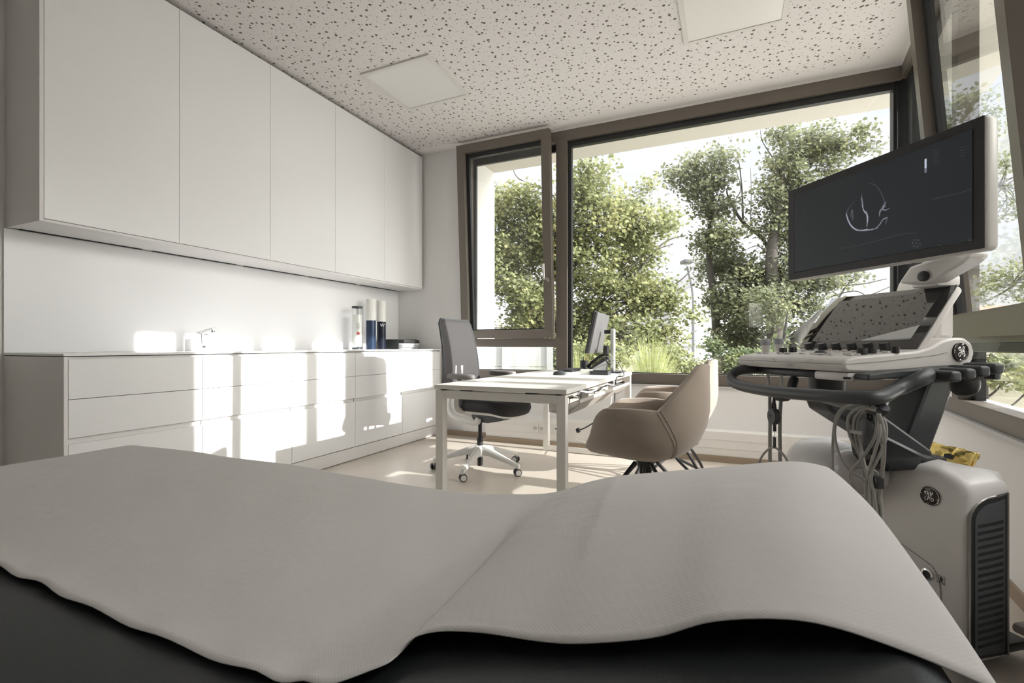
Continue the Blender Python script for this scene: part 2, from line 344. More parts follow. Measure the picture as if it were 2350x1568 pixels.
# ---- right window
w2 = finish(thing('window_2', None, None, tuple(MR @ Vector((2.3, 0, 0.612)))), kind=S)
def wq(name, boxes, m, par=None):
    g = G()
    for b in boxes: g.box(*b, M=MR)
    return finish(g.obj(name, m, par or w2, smooth=0, world=True, bevel=0.0015), kind=S)
wq('header_rail', [(0.0, 4.7, 0, 0.08, 2.95, 3.05)], m_frame)
wq('bottom_rail', [(0.0, 4.7, 0, 0.08, 0.612, 0.69)], m_frame)
wq('mullion', [(1.245, 1.345, -0.002, 0.08, 0.69, 2.95)], m_frame)
wq('mullion', [(2.655, 2.725, -0.002, 0.08, 0.69, 2.95)], m_frame)
wq('mullion', [(3.6, 3.7, -0.002, 0.08, 0.69, 2.95)], m_frame)
wq('mullion', [(4.6, 4.7, -0.002, 0.08, 0.69, 2.95)], m_frame)
wq('transom', [(1.345, 2.655, 0.001, 0.08, 0.93, 1.0)], m_frame)
wq('gasket', [(0.17, 1.245, 0.04, 0.09, 2.905, 2.95), (1.205, 1.245, 0.035, 0.09, 0.69, 2.91), (1.345, 2.45, -0.004, 0.0, 0.935, 0.972), (1.345, 1.40, 0.05, 0.09, 0.69, 0.93), (2.725, 3.6, 0.04, 0.09, 2.905, 2.95)], m_black)
wq('glass_pane', [(0.16, 1.245, 0.055, 0.063, 0.69, 2.91)], m_glass)
wq('glass_pane', [(1.345, 2.655, 0.055, 0.063, 0.69, 0.93)], m_glass)
wq('glass_pane', [(2.46, 2.655, 0.055, 0.063, 1.0, 2.95)], m_glass)
wq('glass_pane', [(2.725, 3.6, 0.055, 0.063, 0.69, 2.95)], m_glass)
wq('glass_pane', [(3.7, 4.6, 0.055, 0.063, 0.69, 2.95)], m_glass)
RZ = math.atan2(AD.y, AD.x)
sb = thing('tilt_sash', None, None, (0, 0, 0), rot=(math.atan(0.079), 0, RZ)); sb.parent = w2
sb.location = (MR @ Vector((1.34, 0.0, 1.0))) - w2.location; finish(sb, kind=S)
x0, x1, hh = 0.0, 1.10, 2.03
g = G().box(x0, x1, -0.065, 0.0, 0, 0.095).box(x0, x1, -0.065, 0, hh - 0.085, hh).box(x0, x0 + 0.075, -0.065, 0, 0.095, hh - 0.085).box(x1 - 0.075, x1, -0.065, 0, 0.095, hh - 0.085)
g.box(x0 + 0.075, x1 - 0.085, -0.045, -0.03, 0.093, 0.11)
finish(g.obj('sash_frame', m_frame, sb, smooth=0, bevel=0.0015), kind=S)
g = G().box(x0 + 0.075, x0 + 0.115, -0.02, 0.015, 0.095, hh - 0.085).box(x0 + 0.075, x1 - 0.085, -0.02, 0.015, hh - 0.12, hh - 0.085)
finish(g.obj('gasket', m_black, sb, smooth=0), kind=S)
finish(G().box(x0 + 0.07, x1 - 0.08, -0.01, -0.002, 0.095, hh - 0.085).obj('glass_pane', m_glass, sb, smooth=0), kind=S)

# ---- ceiling lights
m_diff = mat('light_diffuser', (0.78, 0.77, 0.755), 0.25, emis=(1, 0.98, 0.95), estr=0.0)
m_rim = mat('light_rim', (0.68, 0.66, 0.64), 0.5)
for cx, cy, lb in ((-2.30, 3.23, 'square flush ceiling light nearer the white wall cabinets, switched off'), (0.02, 3.26, 'square flush ceiling light near the tilted window, cut by the top edge of the picture')):
    t = thing('ceiling_light', lb, 'ceiling light', (cx, cy, ZC))
    g = G()
    for a in ((-0.312, 0.312, -0.312, -0.282), (-0.312, 0.312, 0.282, 0.312), (-0.312, -0.282, -0.282, 0.282), (0.282, 0.312, -0.282, 0.282)): g.box(*a, -0.012, 0.0)
    g.obj('rim', m_rim, t, smooth=0, bevel=0.001)
    G().box(-0.2815, 0.2815, -0.2815, 0.2815, -0.008, -0.001).obj('diffuser', m_diff, t, smooth=0)

# ================================================================== LEFT CABINETS
YL0, DW = 1.2125, 0.6405; XFL = -2.859
ord5 = ['first base cabinet from the left, nearest the beige end panel', 'second base cabinet from the left, below the chrome tap', 'middle base cabinet of the row, crossed by a vertical shadow band',
        'fourth base cabinet of the row, with the shadow of the swivel chair on it', 'last base cabinet of the row, next to the far wall']
for i in range(5):
    y0 = YL0 + i * DW; y1 = y0 + DW
    t = thing('base_cabinet', 'white ' + ord5[i], 'cabinet', (XL + 0.29, (y0 + y1) / 2, 0.11), group='white base cabinets')
    G().box(XL + 0.002, XFL - 0.021, y0 + 0.0005, y1 - 0.0005, 0.11, 0.905).obj('body', m_carc, t, smooth=0, world=True)
    for nm, z0, z1 in (('drawer', 0.703, 0.893), ('drawer', 0.517, 0.700), ('door', 0.113, 0.487)):
        G().box(XFL - 0.019, XFL, y0 + 0.0015, y1 - 0.0015, z0, z1).obj(nm, m_white, t, smooth=0, world=True, bevel=0.0008)
    G().box(XFL - 0.021, XFL - 0.019, y0, y1, 0.6995, 0.7035).box(XFL - 0.0208, XFL - 0.019, y0, y0 + 0.003, 0.113, 0.893).obj('seam', m_gap, t, smooth=0, world=True)
    if i in (0, 4):
        ya, yb = (y0 - 0.017, y0 - 0.001) if i == 0 else (y1 + 0.001, YF - 0.032)
        G().box(XL + 0.002, XFL + 0.001, ya, yb, 0.0 if i == 0 else 0.11, 0.905).obj('end_panel', m_carc, t, smooth=0, world=True, bevel=0.001)
p = finish(G().box(XL + 0.01, XFL - 0.006, YL0, YF - 0.045, 0.006, 0.106).obj('plinth', m_carc, smooth=0), 'long white plinth under the row of base cabinets', 'plinth')
finish(G().box(XL + 0.0, XFL + 0.004, YL0 - 0.019, YF - 0.031, 0.909, 0.921).obj('worktop', m_solid, smooth=0, bevel=0.001), 'long thin white worktop lying on the base cabinets', 'worktop')
finish(G().box(XL + 0.0005, XL + 0.012, YL0 - 0.019, YF - 0.001, 0.922, 1.572).obj('splashback', m_solid, smooth=0), 'smooth white splashback panel between worktop and wall cabinets', 'splashback')
YU0, UW, XFU = 1.219, 0.6455, -3.10
ordu = ['leftmost wall cabinet, the one with the visible end panel', 'second wall cabinet from the left', 'middle wall cabinet of the five', 'fourth wall cabinet from the left', 'rightmost wall cabinet, touching the far wall']
for i in range(5):
    y0 = YU0 + i * UW; y1 = min(y0 + UW, YF - 0.004)
    t = thing('wall_cabinet', 'tall handleless white ' + ordu[i], 'cabinet', (XL + 0.18, (y0 + y1) / 2, 1.578), group='white wall cabinets')
    G().box(XL + 0.013, XFU - 0.021, y0 + 0.0005, y1 - 0.0005, 1.578, 3.045).obj('body', m_carc, t, smooth=0, world=True)
    G().box(XFU - 0.019, XFU, y0 + 0.0012, y1 - 0.0012, 1.592, 3.04).obj('door', m_white, t, smooth=0, world=True, bevel=0.0008)
    G().box(XFU - 0.021, XFU - 0.001, y0, y1, 1.576, 1.589).obj('bottom_rail', m_carc, t, smooth=0, world=True)
    G().box(XL + 0.016, XL + 0.028, y0 + 0.03, y1 - 0.03, 1.574, 1.578).obj('light_slot', m_gap, t, smooth=0, world=True)
    if i == 0: G().box(XL + 0.001, XFU + 0.001, y0 - 0.018, y0 - 0.001, 1.576, 3.045).obj('end_panel', m_carc, t, smooth=0, world=True, bevel=0.001)

# ---- tap
t = thing('tap', 'chrome angular tap standing on the white worktop', 'tap', (-3.29, 2.13, 0.921))
G().prism([(-0.028, 0.0), (0.028, 0.0), (0.026, 0.10), (0.024, 0.112), (-0.03, 0.132)], -0.023, 0.023, 'y').obj('body', m_chrome, t, smooth=30, bevel=0.003)
G().loft([[(-0.03, -0.02, 0.132), (-0.03, 0.02, 0.132), (0.02, 0.02, 0.112), (0.02, -0.02, 0.112)], [(0.06, -0.018, 0.150), (0.06, 0.018, 0.150), (0.06, 0.018, 0.128), (0.06, -0.018, 0.128)],
          [(0.125, -0.016, 0.158), (0.125, 0.016, 0.158), (0.125, 0.016, 0.142), (0.125, -0.016, 0.142)]]).obj('spout', m_chrome, t, smooth=30, bevel=0.003)
G().lathe([(0.0, 0.128), (0.012, 0.128), (0.012, 0.143), (0, 0.143)], 16, Matrix.Translation((0.108, 0, 0))).obj('aerator', m_chrome, t)
G().lathe([(0, 0), (0.009, 0), (0.009, 0.016), (0, 0.016)], 16, Matrix.Translation((0.028, 0.0, 0.028)) @ Matrix.Rotation(PI / 2, 4, 'Y')).obj('lever', m_chrome, t)

# ---- tubes and box on the worktop
ZW = 0.921
t = thing('poster_tube', 'clear tube with dark lid holding a white roll, a red dot on it', 'tube', (-3.30, 3.645, ZW))
G().lathe([(0.0485, 0.0), (0.0485, 0.40)], 28).obj('clear_tube', m_glass, t)
G().lathe([(0, 0.028), (0.043, 0.028), (0.043, 0.335), (0, 0.335)], 28).obj('white_roll', mat('paper_white', (0.80, 0.79, 0.76), 0.7), t)
G().lathe([(0, 0.40), (0.051, 0.40), (0.051, 0.418), (0, 0.418)], 28).obj('lid', m_dgrey, t)
G().lathe([(0, 0.001), (0.049, 0.001), (0.049, 0.02), (0, 0.02)], 28).obj('base_cap', m_dgrey, t)
vd = math.atan2(-3.6, 3.3)
Mt = Matrix.Rotation(math.radians(-42), 4, 'Z') @ Matrix.Translation((0.0438, 0, 0.225)) @ Matrix.Rotation(PI / 2, 4, 'Y') @ Matrix.Rotation(PI, 4, 'Z')
text_obj('lettering', 'ESC', 0.036, mat('ink_grey', (0.12, 0.12, 0.12), 0.6), t, Matrix.Rotation(math.radians(-36), 4, 'Z') @ Matrix.Translation((0.0440, 0, 0.23)) @ Matrix(((0, 0, 1, 0), (0, 1, 0, 0), (-1, 0, 0, 0), (0, 0, 0, 1))) @ Matrix.Rotation(PI, 4, 'Z'))
G().lathe([(0, 0), (0.014, 0), (0.014, 0.001), (0, 0.001)], 20, Matrix.Rotation(math.radians(-36), 4, 'Z') @ Matrix.Translation((0.0436, 0, 0.155)) @ Matrix.Rotation(PI / 2, 4, 'Y')).obj('red_dot', mat('ink_red', (0.5, 0.05, 0.05), 0.6), t)
m_navy = mat('navy_gloss', (0.03, 0.05, 0.10), 0.18, metal=0.3)
m_pw = MATS['paper_white']
for (x, y, r, zs, ht, nm, lb) in ((-3.30, 3.84, 0.048, 0.29, 0.505, 'a', 'tall poster tube, navy blue below and white above, between two other tubes'), (-3.30, 4.0, 0.045, 0.285, 0.50, 'b', 'tall poster tube, dark below and white above, with a white letter W')):
    t = thing('poster_tube', lb, 'tube', (x, y, ZW))
    G().lathe([(0, 0), (r, 0), (r, zs), (0, zs)], 32).obj('lower_half', m_navy if nm == 'a' else mat('dark_gloss', (0.02, 0.024, 0.04), 0.2, metal=0.3), t)
    G().lathe([(0, zs), (r + 0.001, zs), (r + 0.001, ht), (0, ht)], 32).obj('upper_half', m_pw, t)
    if nm == 'b':
        text_obj('letter', 'W', 0.045, mat('ink_white', (0.9, 0.9, 0.9), 0.6), t, Matrix.Rotation(math.radians(-38), 4, 'Z') @ Matrix.Translation((r + 0.0012, 0, 0.245)) @ Matrix(((0, 0, 1, 0), (1, 0, 0, 0), (0, 1, 0, 0), (0, 0, 0, 1))))
t = thing('magazine_file', 'dark grey open-ended document tray box beside the poster tubes', 'document box', (-3.26, 4.235, ZW))
G().box(-0.12, 0.12, -0.16, -0.156, 0, 0.104).box(-0.12, 0.12, 0.156, 0.16, 0, 0.104).box(-0.12, -0.116, -0.156, 0.156, 0, 0.104).box(-0.12, 0.12, -0.156, 0.156, 0, 0.004).box(-0.116, 0.12, -0.156, 0.156, 0.1, 0.104).obj('shell', mat('file_grey', (0.055, 0.06, 0.055), 0.45), t, smooth=0)
random.seed(4)
for k, (z0, th_, cl, nm, lb) in enumerate(((0.0045, 0.012, (0.75, 0.75, 0.78), 'paper_stack', 'stack of loose white papers lying lowest in the open document box'), (0.019, 0.022, (0.5, 0.5, 0.52), 'ring_binder', 'grey ring binder lying on the white papers in the document box'),
                                      (0.043, 0.020, (0.78, 0.78, 0.80), 'brochure_stack', 'white brochures between the grey and black binders in the document box'), (0.065, 0.03, (0.02, 0.02, 0.02), 'ring_binder', 'black ring binder lying topmost in the open document box'))):
    o = finish(G().box(-0.10, 0.14 + 0.01 * (k % 2), -0.15, 0.15 - 0.01 * k, z0, z0 + th_, b=0.003).obj(nm, mat('stack%d' % k, cl, 0.5), None), lb, 'binder' if 'binder' in nm else 'papers')
    o.location = (-3.255 + 0.01 * k, 4.235, ZW); o.rotation_euler = (0, 0, 0.0)

# ---- sockets on the casing
for x, lb in ((onp(1229, 983, 'y', 4.31).x, 'white wall socket left of the pair under the desk'), (onp(1243, 983, 'y', 4.31).x, 'white wall socket right of the pair under the desk')):
    z = onp(1236, 983, 'y', 4.31).z
    t = thing('wall_socket', lb, 'socket', (x, 4.312, z))
    G().box(-0.027, 0.027, -0.008, 0.0, -0.035, 0.035, b=0.003).obj('plate', m_pw, t)
    G().lathe([(0, 0.0), (0.020, 0.0), (0.020, 0.001), (0, 0.001)], 20, Matrix.Translation((0, -0.008, 0)) @ Matrix.Rotation(PI / 2, 4, 'X')).obj('socket_recess', mat('recess_grey', (0.55, 0.54, 0.52), 0.5), t)
    G().box(-0.011, -0.006, -0.0095, -0.008, -0.002, 0.003).box(0.006, 0.011, -0.0095, -0.008, -0.002, 0.003).obj('pin_hole', m_gap, t, smooth=0)
q = onp(1277, 984, 'y', 4.31)
t = thing('data_socket', 'white network socket plate behind the desk frame', 'socket', (q.x, 4.312, q.z))
G().box(-0.03, 0.03, -0.008, 0.0, -0.04, 0.04, b=0.003).obj('plate', m_pw, t)
G().box(-0.012, 0.012, -0.0095, -0.008, -0.006, 0.004).obj('port', m_gap, t, smooth=0)

# ================================================================== DESK
DX0, DX1, DY0, DY1, DZ = -1.563, -0.763, 2.36, 4.18, 0.733
t = thing('desk', 'white rectangular office desk with a square-tube metal frame', 'desk', (-1.163, 3.27, 0))
G().box(DX0, DX1, DY0, DY1, DZ - 0.025, DZ).obj('tabletop', m_deskw, t, smooth=0, world=True, bevel=0.0012)
for ya in (DY0 + 0.004, DY1 - 0.054):
    yb = ya + 0.05
    for xa in (DX0 + 0.006, DX1 - 0.054):
        G().box(xa, xa + 0.048, ya, yb, 0.0, DZ - 0.032).obj('leg', m_deskw, t, smooth=0, world=True, bevel=0.0015)
    for za, zb_ in ((DZ - 0.078, DZ - 0.032), (0.004, 0.045)): G().box(DX0 + 0.054, DX1 - 0.054, ya + 0.001, yb - 0.001, za, zb_).obj('end_rail', m_deskw, t, smooth=0, world=True, bevel=0.001)
    for sa_, sb_ in ((DX0 + 0.17, DX0 + 0.23), (DX1 - 0.23, DX1 - 0.17), (DX0 + 0.04, DX0 + 0.06), (DX1 - 0.06, DX1 - 0.04)): G().box(sa_, sb_, ya + 0.003, yb, DZ - 0.032, DZ - 0.025).obj('spacer', m_gap, t, smooth=0, world=True)
for xa in (DX0 + 0.15, DX1 - 0.20):
    G().box(xa, xa + 0.04, DY0 + 0.056, DY1 - 0.056, DZ - 0.07, DZ - 0.03).obj('side_rail', m_deskw, t, smooth=0, world=True)
for x, z in ((DX1 - 0.0055, 0.69), (DX0 + 0.054, 0.26)):
    G().lathe([(0, 0), (0.004, 0), (0.004, 0.001), (0, 0.001)], 12, Matrix.Translation((x, DY0 + 0.03, z)) @ Matrix.Rotation(PI / 2, 4, 'Y')).obj('bolt', m_metal, t, world=True)
# hinged cable tray hanging under the visitor's edge
t2 = thing('cable_tray', 'grey folded metal cable tray hanging under the right desk edge', 'cable tray', (DX1 - 0.05, 3.2, 0.70))
y0, y1 = DY0 + 0.10, DY1 - 0.35
def sheet(prof, ya, yb, th_):
    g = G(); n = len(prof); P = [Vector((a, 0, b)) for a, b in prof]
    off = []
    for i in range(n):
        d = (P[min(i + 1, n - 1)] - P[max(i - 1, 0)]).normalized(); off.append(P[i] + Vector((-d.z, 0, d.x)) * th_)
    poly = [(p.x, p.z) for p in P] + [(p.x, p.z) for p in off[::-1]]
    return g.prism(poly, ya, yb, 'y')
sheet([(DX1 - 0.13, 0.698), (DX1 - 0.13, 0.60), (DX1 - 0.03, 0.585), (DX1 + 0.045, 0.655), (DX1 + 0.04, 0.672)], y0, y1, 0.003).obj('trough', mat('tray_grey', (0.42, 0.385, 0.345), 0.5), t2, smooth=0, world=True)
for yy in (y0 + 0.35, y0 + 0.6, y0 + 0.95):
    G().box(DX1 - 0.03, DX1 + 0.03, yy, yy + 0.02, 0.672, 0.676).box(DX1 + 0.026, DX1 + 0.03, yy, yy + 0.02, 0.65, 0.676).obj('clip', m_pw, t2, smooth=0, world=True)
random.seed(2)
for k, (c_, lb) in enumerate(((m_blk, 'black cable running along the tray under the desk edge'), (m_pw, 'white cable running along the tray under the desk edge'))):
    pts = [(DX1 - 0.0 + 0.02 * math.sin(j * 1.3 + k) - 0.02, y0 + 0.02 + j * (y1 - y0 - 0.04) / 14, 0.676 + 0.008 * math.sin(j * 2.1 + k * 2) + 0.006 * k) for j in range(15)]
    finish(G().tube(rbez(pts, 4), 0.0045, 8).obj('cable', c_), lb, 'cable')
pts = rbez([(DX1 - 0.02, 3.55, 0.605), (DX1 - 0.02, 3.5, 0.56), (-0.80, 3.45, 0.50), (-0.83, 3.42, 0.42)], 6)
t = thing('power_cable', 'black cable with a round plug dangling below the cable tray', 'cable', tuple(pts[-1]))
pl = onp(1327, 988, 'y', 3.3)
G().tube(rbez([(DX1 + 0.0, 3.50, 0.63), (DX1 + 0.01, 3.45, 0.57), (DX1 + 0.0, 3.42, 0.50), onp(1350, 978, 'y', 3.32), pl], 6), 0.005, 8).obj('wire', m_blk, t, world=True)
G().lathe([(0, -0.012), (0.016, -0.012), (0.018, 0.0), (0.016, 0.012), (0, 0.012)], 20, Matrix.Translation(pl) @ Matrix.Rotation(1.2, 4, 'Y')).obj('plug', m_blk, t, world=True)
pts = rbez([(DX1 - 0.0, 3.40, 0.60), (-0.80, 3.42, 0.40), (-0.95, 3.7, 0.20), (-1.2, 4.1, 0.12), (-1.3, 4.302, 0.10)], 8)
finish(G().tube(pts, 0.0035, 8).obj('network_cable', m_pw), 'thin white cable hanging from the tray to the wall casing', 'cable')

# ---- things on the desk
def dk(x, y): return onp(x, y, 'z', DZ)
# desk monitor, seen edge-on from behind
b0 = dk(1404, 855)
t = thing('computer_monitor', 'tilted desk monitor seen edge-on with a silver stand', 'monitor', tuple(b0))
zb = 0.0
G().box(-0.09, 0.10, -0.11, 0.11, 0, 0.012, b=0.005).obj('stand_foot', m_dgrey, t)
G().box(-0.005, 0.025, -0.032, 0.032, 0.012, 0.365, b=0.004).obj('stand_column', mat('silver', (0.66, 0.66, 0.64), 0.32, metal=0.6), t)
G().box(-0.06, -0.005, -0.02, 0.02, 0.325, 0.357, b=0.002).obj('arm', m_blk, t)
Mm = Matrix.Translation((-0.115, 0.0, 0.33)) @ Matrix.Rotation(math.radians(3), 4, 'Z') @ Matrix.Rotation(math.radians(12), 4, 'Y')
G().box(-0.008, 0.018, -0.265, 0.265, -0.17, 0.17, b=0.006, M=Mm).obj('back_shell', mat('monitor_grey', (0.11, 0.107, 0.11), 0.5), t)
G().box(-0.024, -0.0085, -0.27, 0.27, -0.175, 0.175, b=0.003, M=Mm).obj('bezel', m_blk, t)
G().box(-0.03, 0.005, -0.03, 0.03, 0.15, 0.225, b=0.003, M=Matrix.Translation((-0.02, -0.06, 0))).obj('connector_box', m_blk, t)
for k in range(2):
    G().tube(rbez([(-0.055, -0.05 + 0.02 * k, 0.21), (-0.06, -0.05 + 0.02 * k, 0.15), (-0.03, -0.04, 0.09 - 0.01 * k), (0.0, -0.045, 0.065)], 6), 0.003, 6).obj('cable', m_blk, t)
pts = rbez([tuple(b0 + Vector((0.02, -0.04, 0.10))), tuple(dk(1420, 850) + Vector((0, 0, 0.06))), tuple(dk(1432, 862) + Vector((0, 0, 0.004))), (DX1 + 0.006, 3.55, DZ - 0.005), (DX1 + 0.005, 3.5, 0.68)], 8)
finish(G().tube(pts, 0.004, 8).obj('monitor_cable', m_blk), 'black cable looping from the monitor stand over the desk edge', 'cable')
# phone
ph = dk(1373, 852); t = thing('desk_phone', 'black desk telephone with a silver side leaning up behind the card holder', 'telephone', tuple(ph), rz=math.radians(10))
Mp = Matrix.Rotation(math.radians(-33), 4, 'Y')
G().prism([(-0.11, 0.002), (0.07, 0.002), (0.10, 0.12), (0.075, 0.135)], -0.09, 0.09, 'y').obj('body', m_blk, t, smooth=0, bevel=0.004)
G().prism([(-0.075, 0.006), (0.067, 0.006), (0.092, 0.11)], -0.0925, -0.0905, 'y').obj('side_plate', mat('phone_silver', (0.45, 0.45, 0.45), 0.4), t, smooth=0)
G().tube(rbez([(-0.10, 0.06, 0.03), (-0.05, 0.062, 0.085), (0.03, 0.062, 0.14), (0.085, 0.06, 0.155)], 5), [0.018] * 3 + [0.013] * 10 + [0.019] * 3, 12).obj('handset', m_blk, t)
g = G()
for i in range(4):
    for j in range(3):
        f = 0.25 + 0.13 * i; x = -0.11 + f * 0.185; z = 0.002 + f * 0.133
        g.box(-0.006, 0.006, -0.05 + 0.03 * j, -0.034 + 0.03 * j, 0.004, 0.009, M=Matrix.Translation((x, 0, z)) @ Matrix.Rotation(-math.atan2(0.133, 0.185), 4, 'Y'))
g.obj('keypad', m_dgrey, t, smooth=0)
# pen cup with pens
pc = dk(1340, 848); t = thing('pen_cup', 'black mesh pen cup on the desk beside the phone', 'pen cup', tuple(pc))
G().lathe([(0, 0), (0.036, 0), (0.036, 0.085), (0.0345, 0.085), (0.0345, 0.004), (0, 0.004)], 24).obj('cup', m_blk, t)
for dx, dy, tx, ty, c_, nm in ((0.0, 0.0, 0.02, 0.015, (0.55, 0.4, 0.12), 'yellow pencil'), (0.012, 0.005, 0.03, 0.0, (0.6, 0.45, 0.2), 'wooden pencil'), (-0.01, -0.01, -0.006, -0.004, (0.1, 0.2, 0.3), 'blue pen'), (0.0, -0.015, 0.004, -0.012, (0.02, 0.02, 0.02), 'black pen')):
    h_ = 0.17 if 'pencil' in nm else 0.12
    o = finish(G().tube([(dx * 0.8, dy * 0.8, 0.005), (dx + tx * 1.2, dy + ty * 1.2, h_)], 0.0038, 8).obj(nm.split()[-1], mat(nm, c_, 0.5)), nm + ' standing in the black pen cup', 'pen'); o.location = pc
# card holder
ch = dk(1346, 860); t = thing('card_holder', 'clear holder with white cards at the front of the desk things', 'card holder', tuple(ch), rz=0.15)
G().box(-0.05, 0.05, -0.012, 0.0, 0, 0.035, b=0.001).obj('holder', m_glass, t)
G().box(-0.045, 0.045, -0.010, -0.003, 0.003, 0.042, M=Matrix.Rotation(-0.12, 4, 'X')).obj('cards', m_pw, t, smooth=0)
# black paper tray
bt = dk(1378, 860); t = finish(G().box(-0.07, 0.07, -0.055, 0.055, 0, 0.004).box(-0.07, 0.07, -0.055, -0.052, 0.004, 0.03).box(-0.07, 0.07, 0.052, 0.055, 0.004, 0.03).box(-0.07, -0.067, -0.052, 0.052, 0.004, 0.03).box(0.067, 0.07, -0.052, 0.052, 0.004, 0.03).obj('letter_tray', m_dgrey, smooth=0), 'flat dark tray on the desk right of the white cards', 'tray'); t.location = bt
# keyboard and mouse
kb = dk(1318, 853); t = thing('keyboard', 'low black keyboard on the desk behind the mouse', 'keyboard', tuple(kb + Vector((-0.06, 0.1, 0))), rz=math.radians(93))
G().prism([(-0.22, -0.065), (0.22, -0.065), (0.22, 0.065), (-0.22, 0.065)], 0.002, 0.014).obj('case', m_blk, t, smooth=0, bevel=0.002)
g = G()
for i in range(15):
    for j in range(5): g.box(-0.212 + i * 0.0285, -0.188 + i * 0.0285, -0.058 + j * 0.0235, -0.038 + j * 0.0235, 0.014, 0.019)
g.obj('keys', m_dgrey, t, smooth=0)
mo = dk(1286, 861); t = thing('computer_mouse', 'dark grey computer mouse on the bare part of the desk', 'mouse', tuple(mo), rz=0.2)
g = G(); rows = []
for i in range(9):
    a = i / 8; xx = -0.055 + 0.11 * a; hw = 0.031 * math.sqrt(max(0.02, 1 - (2 * a - 1) ** 2 * 0.95)); hz = 0.033 * math.sin(PI * min(1, a * 0.85 + 0.12)) ** 0.7
    rows.append([(xx, hw * math.cos(PI * j / 8), 0.001 + hz * math.sin(PI * j / 8)) for j in range(9)])
g.grid(rows).obj('mouse_shell', m_dgrey, t); G().box(-0.003, 0.003, -0.002, 0.002, 0, 0).obj if False else None
G().lathe([(0, -0.003), (0.006, -0.003), (0.006, 0.003), (0, 0.003)], 12, Matrix.Translation((-0.03, 0, 0.026)) @ Matrix.Rotation(PI / 2, 4, 'X')).obj('wheel', m_blk, t)

# ================================================================== OUTSIDE
GZ = -0.25
def ground():
    m = mat('garden_soil', (0.16, 0.15, 0.10), 0.95, noise=0.35, nscale=1.5)
    o = G().box(-60, 60, 5.03, 90, GZ - 0.3, GZ).box(1.7, 60, -40, 5.03, GZ - 0.3, GZ).obj('garden_ground', m, smooth=0); finish(o, 'garden ground outside the windows', 'ground', kind='structure')
ground()
finish(G().prism([(0.6, 4.3), (30, 4.3), (30, 12), (0.6, 12)], GZ, GZ + 0.05).obj('gravel_strip', mat('pale_gravel', (0.55, 0.54, 0.52), 0.95, noise=0.4, nscale=40), smooth=0), 'pale gravel bed outside the right window', 'gravel', kind='structure')
def leaves(name, centers, m, rng, size, per, spread, parent=None, hang=0.35):
    """centers: (n,3); every centre gets `per` leaves in a flat loose spray"""
    n = len(centers) * per
    c = np.repeat(np.asarray(centers), per, axis=0)
    off = rng.normal(size=(n, 3)) * np.array([spread, spread, spread * 0.62])
    p = c + off
    s = size * rng.uniform(0.6, 1.25, n)
    nz = rng.normal(size=(n, 3)) * 0.55 + np.array([0.25, -0.25, 0.8]); nz /= np.linalg.norm(nz, axis=1)[:, None]
    t = rng.normal(size=(n, 3)); t[:, 2] -= hang; t -= nz * (t * nz).sum(1)[:, None]; t /= np.linalg.norm(t, axis=1)[:, None]
    b = np.cross(nz, t)
    shp = np.array([(-0.5, 0.0), (-0.34, 0.34), (-0.02, 0.30), (0.12, 0.46), (0.30, 0.17), (0.58, 0.0), (0.30, -0.17), (0.12, -0.46), (-0.02, -0.30), (-0.34, -0.34)])
    k = len(shp)
    V = p[:, None, :] + s[:, None, None] * (shp[None, :, 0, None] * t[:, None, :] + shp[None, :, 1, None] * b[:, None, :]) + (s[:, None, None] * 0.16 * np.abs(shp[None, :, 1, None]) * nz[:, None, :])
    V = V.reshape(-1, 3)
    me = bpy.data.meshes.new(name); me.vertices.add(n * k); me.vertices.foreach_set('co', V.ravel().astype(np.float32))
    me.loops.add(n * k); me.loops.foreach_set('vertex_index', np.arange(n * k, dtype=np.int32))
    me.polygons.add(n); me.polygons.foreach_set('loop_start', np.arange(0, n * k, k, dtype=np.int32)); me.polygons.foreach_set('loop_total', np.full(n, k, dtype=np.int32))
    me.update(calc_edges=True); me.materials.append(m)
    a = me.attributes.new('var', 'FLOAT', 'FACE')
    cl = np.repeat(rng.uniform(0, 0.6, len(centers)), per); a.data.foreach_set('value', np.clip(cl + rng.uniform(0, 0.4, n), 0, 1).astype(np.float32))
    o = bpy.data.objects.new(name, me); COL.objects.link(o)
    if parent is not None:
        o.parent = parent; me.transform(Matrix.Translation(parent.location).inverted())
    return o
